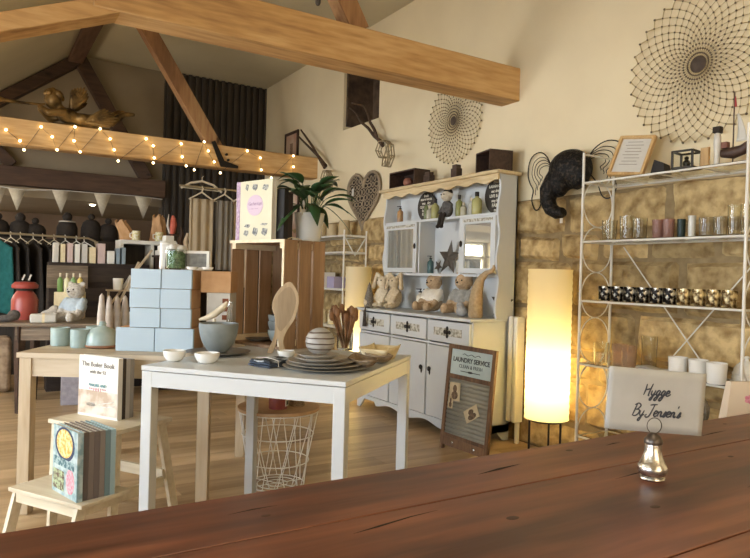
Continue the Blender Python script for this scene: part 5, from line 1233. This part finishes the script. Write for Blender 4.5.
# figure runs along +x: head left, legs right
E_ = [(cp(.62,.30),(.105,.10,.115)), (cp(.55,.27,-.03),(.035,.03,.03)), (cp(.80,.13),(.13,.12,.10)), (cp(.98,.10),(.14,.12,.085)), (cp(1.10,.10),(.12,.11,.09)), (cp(.70,.20),(.06,.06,.07)), (cp(.57,.235),(.04,.04,.03))]
C_ = [(cp(.74,.14,-.10),cp(.55,.10,-.14),.055,.045), (cp(.55,.10,-.14),cp(.46,.18,-.06),.045,.035), (cp(.74,.14,.08),cp(.60,.08,.10),.05,.045), (cp(.60,.08,.10),cp(.47,.17,.02),.045,.035),
      (cp(1.10,.10,-.05),cp(1.32,.10,-.07),.085,.06), (cp(1.32,.10,-.07),cp(1.50,.24,-.05),.058,.038), (cp(1.50,.24,-.05),cp(1.62,.25,-.05),.036,.028), (cp(1.10,.10,.06),cp(1.30,.17,.06),.085,.058), (cp(1.30,.17,.06),cp(1.44,.28,.05),.055,.036), (cp(1.44,.28,.05),cp(1.52,.29,.05),.036,.026)]
xs = .82
SX = Matrix.Identity(4); mb = blob([( (0,0,0), r) for c, r in []]);
mb = blob(E_, C_)
def cx_(p): return (.515+(p[0]-.46)*.744, p[1], 2.60+(p[2]-2.60)*.78)
mb.v = [cx_(v) for v in mb.v]
part('body', ch, mb, M_gold, world=True, remesh=.014)
hb = MB(); random.seed(8)
for i in range(34):
    a, b_ = rnd(0, 2*PI), rnd(-.1, 1.3); hb.ell(cx_((.62+.105*math.cos(a)*math.cos(b_), 7.10+.10*math.sin(a)*math.cos(b_), 2.90+.115*math.sin(b_)+.01)), .03, 8)
part('hair', ch, hb, M_gold, world=True, remesh=.012)
def wing(o0, L_, W_, ang_, yoff):
    w_ = MB()
    for i in range(8):
        a = ang_+(i-3.5)*.11; l_ = L_*(1-.06*abs(i-3))
        p0 = Vector(cx_(cp(o0[0], o0[1], yoff))); p1 = p0+Vector((math.cos(a)*l_, yoff*.5, math.sin(a)*l_))
        w_.tube([p0, p0.lerp(p1, .4), p0.lerp(p1, .8), p1], [.018,.026,.022,.006], 8)
    return w_
part('wing', ch, wing((.84,.20), .26, .1, 1.20, -.04), M_gold, world=True); part('wing', ch, wing((.84,.20), .24, .1, 1.05, .07), M_gold, world=True)
part('drapery', ch, wing((1.0,.06), .30, .1, .32, -.09), M_gold, world=True)
part('trumpet', ch, MB().tube([cx_(cp(.52,.225,-.05)), cx_(cp(.45,.21,-.05)), cx_(cp(.25,.20,-.05)), cx_(cp(.06,.20,-.05)), cx_(cp(.0,.205,-.05)), cx_(cp(-.05,.21,-.05))], [.010,.012,.014,.018,.03,.06], 12), M_gold, world=True)
part('plinth_cloud', ch, MB().beam((.62, 7.10, 2.608), (1.15, 7.10, 2.608), .10, .016), M_gold, world=True, bevel=.008)
# ================================================================ BUNTING
bn_y = 8.56; M_bunt = mat('bunting_linen', '#b8ae98', '#c8bfa9', .95, 40)
tops = [(0.272, 8.560, 2.099), (0.322, 8.560, 2.093), (0.504, 8.560, 2.087), (0.775, 8.560, 2.112), (0.969, 8.560, 2.118), (1.236, 8.560, 2.118), (1.430, 8.560, 2.123), (1.714, 8.560, 2.124), (1.922, 8.560, 2.117)]
bu_ = thing('bunting', 'string of grey linen triangle bunting below the far beam', 'bunting', (.9, 8.56, 2.1))
part('cord', bu_, MB().tube([(-.3,8.56,2.14)]+tops+[(2.05,8.56,2.11)], .005, 5), M_paper, world=True)
for a, b_, c_ in ((((0.125, 8.560, 2.097)), (0.302, 8.560, 2.091), (0.219, 8.560, 1.810)), ((0.322, 8.560, 2.093), (0.504, 8.560, 2.092), (0.418, 8.560, 1.836)), ((0.775, 8.560, 2.112), (0.969, 8.560, 2.118), (0.878, 8.560, 1.842)), ((1.236, 8.560, 2.118), (1.430, 8.560, 2.123), (1.334, 8.560, 1.832)), ((1.714, 8.560, 2.124), (1.922, 8.560, 2.117), (1.818, 8.560, 1.842))):
    part('flag', bu_, MB().add([a, b_, c_], [(0,1,2)]), M_bunt, world=True, solid=.004)
sp = thing('ceiling_spotlight', 'small lit spotlight on the low ceiling of the far room', 'light', (1.30, 9.1, 2.03))
part('housing', sp, MB().lathe([(0,-.005),(.05,-.005),(.052,0),(0,0)], n=20), M_white); part('bulb', sp, MB().ell((0,0,-.012), (.035,.035,.012), 12), mat('spot_bulb', '#fff3d8', None, emit='#ffedc8', es=12))
# ================================================================ DARK TABLE
ta = math.radians(-15)
dt = thing('dark_table', 'old dark wooden table with a drawer at the far left', 'table', (.30, 6.0, 0), ta)
M_grey = wood('worn_oak', '#5c4f40', '#7c6d5a', '#958571', 'x', 4, knots=False)
part('tabletop', dt, MB().bx(-.30, 1.15, -.06, .72, .715, .74), M_grey, bevel=.004)
part('apron', dt, MB().bx(.0, 1.05, .0, .02, .60, .715), M_grey); part('apron', dt, MB().bx(0, .02, .0, .65, .60, .715), M_grey)
part('apron', dt, MB().bx(0, 1.05, .63, .65, .60, .715), M_grey); part('drawer', dt, MB().bx(.30, .80, -.008, .0, .62, .70), M_grey, bevel=.003)
for a, b_ in ((.0, .0), (1.0, 0), (0, .60), (1.0, .60)): part('leg', dt, MB().tube([(a+.03, b_+.03, .715), (a+.03, b_+.03, .45), (a+.03, b_+.03, 0)], [.045, .040, .024], 4), M_dark, smooth=False)
def dt_(x, y, z=.74): v = T(.30, 6.0, 0) @ rotz(ta) @ Vector((x, y, z)); return (v.x, v.y, v.z)
teddy('pale fluffy teddy bear sitting on the old dark table', dt_(.42, .20), .75, 1.05, M_fur2, mat('pale_blue_knit', '#a3b0b8', '#b3bdc3', 1, 40, bump=.4))
o = thing('paper_parcel', 'long white wrapped parcel at the front of the dark table', 'parcel', dt_(.10, .02), ta+.15); part('wrap', o, MB().bx(0, .20, 0, .12, 0, .07), M_paper, bevel=.012); part('band', o, MB().bx(.09, .11, -.001, .121, -.0, .071), M_cream)
solo('linen_pouch', 'grey linen pouch between the white parcel and the pale teddy', 'pouch', blob([((0,0,.05),(.09,.06,.05)), ((.03,0,.09),(.05,.04,.045))]), M_fur2, dt_(.22, .25), 0, remesh=.01)
o = thing('paper_parcel', 'white box right of the pale teddy bear on the dark table', 'parcel', dt_(.66, .03), ta); part('wrap', o, MB().bx(0, .16, 0, .10, 0, .05), M_white, bevel=.004); part('lid', o, MB().bx(.01, .14, .01, .09, .05, .08), M_paper, bevel=.003)
o = thing('paper_parcel', 'small white box stacked behind the right-hand white box', 'parcel', dt_(.74, .16), ta); part('wrap', o, MB().bx(0, .12, 0, .09, 0, .085), M_paper, bevel=.004)
o = thing('wooden_bowl_pile', 'grey knitted bundle at the left on the dark table', 'bundle', dt_(-.08, .10)); part('bundle', o, blob([((0,0,.03),(.09,.06,.03)), ((.05,.03,.055),(.05,.045,.045))]), mat('dark_wool', '#4a4644', '#67625e', 1, 50, bump=.6), remesh=.01)
o = thing('seedling_crate', 'cream box of green and yellow bottles on the dark table', 'crate', dt_(.20, .48), ta); part('box', o, MB().bx(0, .24, 0, .16, 0, .24), M_cream, bevel=.003)
for i in range(4):
    bottle('%s tall bottle from the left in the cream box' % vn[i], dt_(.235+.055*i, .56, .98), .024, .17, ['7fa05c', 'd8d49a', '6f9a60', 'd9c25e'][i], 'cap', 'bottles in the cream box', m=mat('plastic_%d' % i, ['#6f9450', '#dcd7b0', '#83a66e', '#d6c268'][i], None, .4))
pb2 = thing('red_letterbox', 'red rounded letterbox at the back of the dark table', 'letterbox', dt_(-.02, .42), 0)
M_red = mat('pillar_red', '#964239', '#a54e44', .35, 6)
part('body', pb2, MB().lathe([(0,0),(.10,0),(.105,.02),(.105,.17),(.09,.21),(.06,.25),(0,.25)], n=28), M_red); part('cap', pb2, MB().lathe([(0,.27),(.10,.27),(.105,.28),(.105,.30),(.08,.325),(0,.33)], n=28), M_red); part('neck', pb2, MB().cyl((0,0,.25),(0,0,.27), .07, n=16), M_black)
for i in range(2): solo('white_peg', ['left white peg on top of the red letterbox', 'right white peg on top of the red letterbox'][i], 'peg', MB().beam((0,0,0),(.02,0,.05), .02, .012), M_paper, tuple(Vector(dt_(-.04+.05*i, .40, 1.08))))
# white boxes under the table etc.
o = thing('storage_basket', 'pale wicker storage basket on the floor beneath the dark table', 'basket', dt_(.30, .42, 0), ta); part('basket', o, MB().bx(0, .30, -.12, .12, 0, .42), mat('grey_lilac', '#8e8a94', '#a29fa6', .9, 30, bump=.4), bevel=.01)
o = thing('patterned_sack', 'large sack with red and blue print on the far left floor', 'sack', (-.02, 7.2, 0), 0); part('sack', o, MB().bx(-.5, .35, -.15, .15, 0, .52), mat('sack_print', '#8f7a63', '#b09a80', .9, 14, lo=.4, hi=.6), bevel=.04); part('print', o, MB().bx(.0, .12, -.156, -.15, .22, .34), mat('blue_print', '#5c7488', '#8fa0a8', .8, 20)); part('print', o, MB().bx(.12, .24, -.156, -.15, .34, .44), mat('red_print', '#9c5a4c', '#b98a78', .8, 20)); part('handle', o, MB().tube([(-.1,-.155,.42),(-.08,-.18,.50),(-.02,-.18,.50),(.0,-.155,.42)], .008, 6), M_white)
# ================================================================ dark shelf case behind
dc = thing('dark_cabinet', 'black-brown slatted cabinet behind the dark table with cartons on top', 'cabinet', (1.1, 7.0, 0))
part('carcass', dc, MB().bx(.62, 1.55, 6.95, 7.17, 0, 1.25), mat('umber_wood', '#241b15', '#332720', .7, 8, (1,1,6)), world=True, bevel=.004)
for i in range(5): part('slat', dc, MB().bx(.62, 1.55, 6.93, 6.95, .30+.19*i, .44+.19*i), mat('umber_slat', '#2a2019', '#3b2e25', .6, 8, (1,1,6)), world=True, bevel=.004)
part('face_board', dc, MB().bx(.60, .96, 6.90, 6.93, 1.0, 1.22), M_grey, world=True, label='pale weathered board')
random.seed(14)
xx = .66; cn = ['first', 'second', 'third', 'fourth', 'fifth', 'sixth', 'seventh', 'eighth', 'ninth', 'tenth']
for i in range(10):
    w_ = [.045,.04,.05,.045,.05,.06,.07,.07,.035,.035][i]; h_ = [.19,.18,.19,.185,.19,.16,.20,.13,.16,.17][i]
    solo('white_packet', '%s packet from the left in the row on the dark cabinet' % cn[i], 'packet', MB().bx(0, w_, 0, .12, 0, h_), [M_paper, M_cream, mat('pack_pink', '#c9b3ab', None, .8), M_white][i % 4] if i < 8 else mat('pack_blue', '#8d9ca3', None, .8), (xx, 6.98, 1.25), group='packets in a row on the dark cabinet', bevel=.003)
    xx += w_+.018
cdp = (1.205, 6.700, 1.044)
ds = thing('folding_stand', 'slim wooden ladder stand with a small shelf before the cabinet', 'stand', (1.15, 6.70, 0))
part('rail', ds, MB().beam((1.049, 6.700, 0.724), (1.517, 6.700, 1.399), .02, .02), M_pine, world=True); part('rail', ds, MB().beam((1.144, 6.620, 0.729), (1.379, 6.620, 1.274), .02, .02), M_pine, world=True)
part('shelf', ds, MB().bx(1.10, 1.38, 6.60, 6.74, .985, 1.0), M_pine, world=True)
part('foot', ds, MB().beam((1.12, 6.70, 0), (1.12, 6.70, .99), .02, .02, (0,1,0)), M_pine, world=True); part('foot', ds, MB().beam((1.34, 6.70, 0), (1.34, 6.70, .99), .02, .02, (0,1,0)), M_pine, world=True)
tumbler('white pot on the slim ladder stand shelf', (1.20, 6.67, 1.0), .05, .11, M_ceram, 0, None, 'white_pot', 'pot')
solo('leaning_card', 'white card leaning beside the pot on the ladder stand', 'card', MB().beam((0,0,0),(.07,0,.12), .08, .012, (0,1,0)), M_paper, (1.27, 6.67, 1.004))
# ================================================================ clothes rail with garments
cr2 = thing('clothes_rail', 'pale metal clothes rail at the far left', 'clothes rail', (.6, 7.8, 0))
part('bar', cr2, MB().tube([(-1.0,7.8,1.55),(.0,7.8,1.545),(1.08,7.8,1.53),(1.15,7.8,1.50),(1.17,7.8,1.42)], .012, 8), M_wire, world=True)
for x in (-.9, 1.17): part('upright', cr2, MB().cyl((x,7.8,0),(x,7.8,1.5), .013, n=8), M_wire, world=True); part('foot', cr2, MB().beam((x,7.5,.02),(x,8.1,.02), .03, .03), M_wire, world=True)
def hangit(label, x, y, z, col, w_, L_, rz=0, gname='hanging_shirt', cat='garment', grp='garments on the clothes rail', hang=True, hm=None):
    o = thing(gname, label, cat, (x, y, z), rz, grp)
    if hang: part('hanger', o, MB().tube([(0,-.01,.0),(.0,.012,.02),(0,.012,-.01),(0,0,-.04),(0,-w_/2,-.10)], .005, 5).tube([(0,0,-.04),(0,w_/2,-.10)], .005, 5), hm or M_birch)
    def fn(u, v):
        sh_ = w_/2*(min(1, .35+v*9)); yy = (u-.5)*2*sh_*(1+.12*v); return (.035*math.sin(u*9+v*2)*v+.02*math.sin(PI*u), yy, -.055-(.045*abs(2*u-1) if v < .12 else .045*abs(2*u-1))-L_*v)
    part('cloth', o, MB().grid(fn, 16, 14), col, solid=.02)
    return o
random.seed(31)
M_tealc = mat('teal_cloth', '#1d5a58', '#286b68', .95, 20, bump=.3)
M_shirts = [M_tealc, M_black, mat('charcoal_cloth', '#211d1a', '#2b2622', .95, 20, bump=.3)]
xs_ = [-.05, .20, .33, .42, .54, .63, .74, .85, .96, 1.04]
lbs = ['dark garment at the very left end of the rail', 'teal shirt hanging at the left of the rail', 'black garment right beside the teal shirt', 'black garment second right of the teal shirt', 'black garment third right of the teal shirt', 'black garment fourth right of the teal shirt', 'black garment fifth right of the teal shirt', 'black garment on a white hanger, sixth from the teal shirt', 'black garment on a white hanger near the rail end', 'black garment at the right end of the rail']
for i, x in enumerate(xs_):
    hangit(lbs[i], x, 7.8, 1.545-.008*i*.2, M_shirts[0] if i == 1 else M_shirts[1+i % 2], .42, .75, (.3 if i != 1 else .7), hm=M_white if i > 6 else None)
# hats above the rail on a dark shelf unit
hs2 = thing('hat_shelf', 'tall black shelf unit behind the clothes rail holding dark hats', 'shelf', (.9, 8.35, 0))
part('carcass', hs2, MB().bx(-.6, 2.0, 8.2, 8.5, 0, 1.52), M_darkpan, world=True)
hats = [(-2, 224), (20, 224), (34, 226), (67, 223), (91, 227), (108, 228)]
HP = [(0.229, 8.350, 1.563), (0.443, 8.350, 1.575), (0.594, 8.350, 1.573), (0.925, 8.350, 1.603), (1.184, 8.350, 1.583), (1.374, 8.350, 1.593)]
for i, p in enumerate(HP):
    o = thing('woolly_hat', ['black bobble hat at the far left edge', 'black bobble hat above the teal shirt', 'black bobble hat third from the left', 'black hat with pale band and big bobble, tallest', 'black sparkly hat fifth from the left', 'black hat next to the white shelf unit'][i], 'hat', (p[0], 8.35, 1.52), 0, 'dark woolly hats on the hat shelf')
    hgt = [.20,.20,.17,.24,.26,.22][i]
    part('hat', o, MB().lathe([(0,0),(.10,0),(.115,.02),(.112,hgt*.6),(.09,hgt*.85),(.05,hgt*.97),(0,hgt)], n=20), M_black)
    part('bobble', o, MB().ell((0,0,hgt+.03), .055 if i in (1,3) else .04, 10), M_black)
    part('band', o, MB().lathe([(.117,.02),(.119,.025),(.118,.05),(.113,.055)], n=20) if i != 3 else MB().lathe([(.088,hgt*.86),(.092,hgt*.87),(.088,hgt*.92),(.080,hgt*.93)], n=20), M_fur2 if i == 3 else M_shirts[2])
# ================================================================ white cube shelf with paper bags
wc = thing('white_cube_shelf', 'white cube shelf with dark openings behind the gift boxes', 'shelf', (1.65, 7.15, 0))
b = MB(); X0, X1 = 1.62, 2.25
for x in (X0, 1.93, X1-.03): b.bx(x, x+.03, 7.42, 7.72, 0, 1.47)
b.bx(X0, X1, 7.42, 7.72, 1.47, 1.51); b.bx(X0, X1, 7.42, 7.72, 1.10, 1.13); b.bx(X0, X1, 7.42, 7.72, .7, .73); b.bx(X0, X1, 7.42, 7.72, .02, .05)
b.v = [(v[0]-.31, v[1]-.22, v[2]) for v in b.v]
part('carcass', wc, b, M_white, world=True, smooth=False)
part('back_panel', wc, MB().bx(X0-.31, X1-.31, 7.495, 7.5, 0, 1.5), M_darkpan, world=True)
for i, (x, h_, lb) in enumerate([(1.42, .20, 'slumped brown paper bag at the left on the white cube shelf'), (1.72, .28, 'tall twisted brown paper bag on the white cube shelf')]):
    mb = MB()
    def bag(u, v, i=i, h_=h_):
        a = u*2*PI; r = (.085*(1-.35*v)+.012*math.sin(a*5+v*4)); return (r*math.cos(a)*(1.0)-(.09*v*(1-i)), r*.7*math.sin(a), h_*v+.02*math.sin(a*3)*v)
    mb.grid(bag, 24, 10); solo('paper_bag', lb, 'bag', mb, M_kraft, (x, 7.32, 1.51), group='brown paper bags on the white shelf', solid=.003)
for i, x in enumerate((1.47, 1.71)):
    o = thing('yellow_mug', ['yellow patterned mug before the slumped paper bag', 'yellow patterned mug before the tall paper bag'][i], 'mug', (x, 7.23, 1.51), 2.6, 'yellow mugs on the white shelf')
    part('mug', o, MB().lathe([(0,0),(.04,0),(.042,.005),(.042,.10),(.038,.10),(.038,.01),(0,.008)], n=20), mat('mug_yellow', '#c9bd7c', '#e2dcc4', .4, 50, lo=.42, hi=.58)); part('handle', o, MB().tube([(.04,0,.08),(.065,0,.07),(.065,0,.035),(.04,0,.025)], .006, 6), M_ceram)
# pale tiered boxes + figurines on dark table further back
cp_ = (1.686, 6.750, 1.448)
st2 = thing('dark_pedestal', 'dark pedestal carrying the tiered white boxes', 'pedestal', (cp_[0], 6.75, 0)); part('column', st2, MB().bx(-.10,.16,-.1,.1,0,1.33), M_dark); part('top', st2, MB().bx(-.13,.20,-.12,.12,1.33,1.35), M_dark)
zc = 1.35
for i in range(4):
    w_ = .19-.035*i; solo('tiered_box', '%s of the four stacked white tiered boxes' % ['lowest, widest', 'second lowest', 'third', 'topmost, smallest'][i], 'box', MB().bx(-w_/2, w_/2, -w_/2, w_/2, 0, .05), M_white, (cp_[0]-.0, 6.75, zc), .2, group='stacked white tiered boxes', bevel=.003); zc += .0505
bi = thing('coral_parrot', 'coral red and brown bird ornament above the tiered boxes', 'ornament', (cp_[0]+.03, 6.75, zc))
part('body', bi, MB().tube([(0,0,.0),(.01,0,.04),(.02,0,.12),(.015,0,.18),(.01,0,.21)], [.02,.03,.033,.025,.01], 10), mat('coral_red', '#b0503e', '#c46a54', .7, 20)); part('tail', bi, MB().tube([(-.01,0,.02),(-.04,0,.10),(-.03,0,.22)], [.012,.014,.004], 8), M_fur2); part('perch', bi, MB().ell((0.02,0,.012),(.07,.03,.012), 10), M_dark)
for i, (px_, lb) in enumerate([(0, 'carved brown leaf ornament right of the tiered boxes'), (1, 'tall pale carved ornament beside the brown leaf ornament')]):
    p = [(1.807, 6.750, 1.464), (1.878, 6.750, 1.468)][i]
    solo('carved_ornament', lb, 'ornament', MB().tube([(0,0,0),(.01,0,.06),(-.01,0,.15),(.015,0,.24+.0*i),(.0,0,.30-.08*i)], [.02,.032,.026,.018,.006], 8), M_twig if i == 0 else M_carv, (cp_[0]+.125+.06*i, 6.75, 1.35))
# hanging trousers near the lit beam
rl = solo('hanging_rail', 'slim rail under the lit beam carrying coat hangers', 'rail', MB().cyl((1.75, 6.62, 2.06), (2.75, 6.62, 2.06), .010, n=8), M_wire)
def trouser(label, px0, z, w_, L_, m, th=.05):
    o = thing('hanging_trousers', label, 'trousers', (px0, 6.62, z), 0, 'folded trousers hung under the lit beam')
    part('hanger', o, MB().tube([(0,-.012,.005),(.0,.0,.02),(.012,0,.0),(0,0,-.04),(-.13,0,-.12)], .008, 6).tube([(0,0,-.04),(.13,0,-.12)], .008, 6).cyl((-.13,0,-.12),(.13,0,-.12), .006, n=6), M_birch, label='pale wooden hanger')
    part('cloth', o, MB().grid(lambda u, v: ((u-.5)*w_, -.022+.012*math.sin(u*17)+.004*math.sin(v*9), -.11-L_*v), 22, 10), m, solid=.012)
    part('cloth', o, MB().grid(lambda u, v: ((u-.5)*w_*.96, .022+.012*math.sin(u*15+1), -.11-L_*.92*v), 22, 10), m, solid=.012)
ML = [mat('linen_beige', '#9d8c70', '#b09f82', .95, 6, (30,30,1), bump=.3), mat('linen_grey', '#6f685c', '#837b6d', .95, 6, (30,30,1), bump=.3)]
trouser('beige linen trousers hanging left of the grey ones', 1.98, 2.05, .23, .80, ML[0]); trouser('grey linen trousers hanging in the middle', 2.22, 2.05, .16, .72, ML[1]); trouser('beige linen trousers hanging behind the recipe book', 2.42, 2.05, .20, .90, ML[0])
hg = solo('spare_hanger', 'empty wooden hanger directly under the lit beam', 'hanger', MB().tube([(-.22,0,-.06),(-.12,0,-.0),(0,0,.03),(.12,0,.0),(.22,0,-.07)], .012, 8).cyl((-.2,0,-.055),(.2,0,-.062), .006, n=6).tube([(0,0,.03),(0,0,.07),(.015,0,.085)], .004, 6), M_birch, (2.063, 6.900, 2.133))
# dark lower counters closing the view behind the tables
for i, (x0, x1, y0, y1, h_, lb) in enumerate([(2.35, 2.95, 7.6, 8.2, 1.15, 'dark low cabinet in the shadow of the far corner')]):
    solo('corner_cabinet', lb, 'cabinet', MB().bx(x0, x1, y0, y1, 0, h_), M_darkpan, bevel=.004)
solo('pendant_cluster', 'string of small dark bells hanging above the nearest beam', 'ornament', MB().tube([(0,0,0),(.003,0,.3),(0,0,.7)], .003, 5).ell((0,0,.0), (.02,.02,.028), 8).ell((.02,0,.10), (.016,.016,.02), 8).ell((.12,0,.06), (.018,.018,.022), 8).tube([(.12,0,.06),(.11,0,.4),(.05,0,.7)], .003, 5), M_iron, (1.934, 3.950, 3.031))
# ================================================================ FILL LIGHTS, CAMERA
lamp('fill_light', 'POINT', (-1.7, 4.4, 1.9), 70, (1, .90, .76), .18)  # unseen lights without fixtures, added out of frame to fill the room
lamp('fill_light', 'POINT', (-1.2, 8.0, 1.6), 45, (1, .86, .68), .15)
lamp('fill_light', 'POINT', (.6, .4, 3.1), 30, (1, .88, .70), .2)
w = bpy.data.worlds.new('World'); SC.world = w; w.use_nodes = True
w.node_tree.nodes['Background'].inputs[0].default_value = hexc('#d8cdb8'); w.node_tree.nodes['Background'].inputs[1].default_value = .4
cd = bpy.data.cameras.new('Camera'); cam = bpy.data.objects.new('Camera', cd); COL.objects.link(cam)
cd.sensor_width = 36; cd.sensor_fit = 'HORIZONTAL'; cd.lens = 36*650/750; cd.clip_start = .02; cd.clip_end = 60
a = [[0.850098, -0.525906, 0.0275], [-0.021006, 0.018315, 0.999612], [-0.526205, -0.850345, 0.004523]]
mw = Matrix(((a[0][0], a[1][0], a[2][0], 0), (a[0][1], a[1][1], a[2][1], 0), (a[0][2], a[1][2], a[2][2], 1.2), (0, 0, 0, 1)))
cam.matrix_world = mw
SC.camera = cam
SC.view_settings.view_transform = 'Standard'; SC.view_settings.look = 'None'; SC.view_settings.gamma = 1
SC.view_settings.use_curve_mapping = False; SC.view_settings.exposure = 0.27
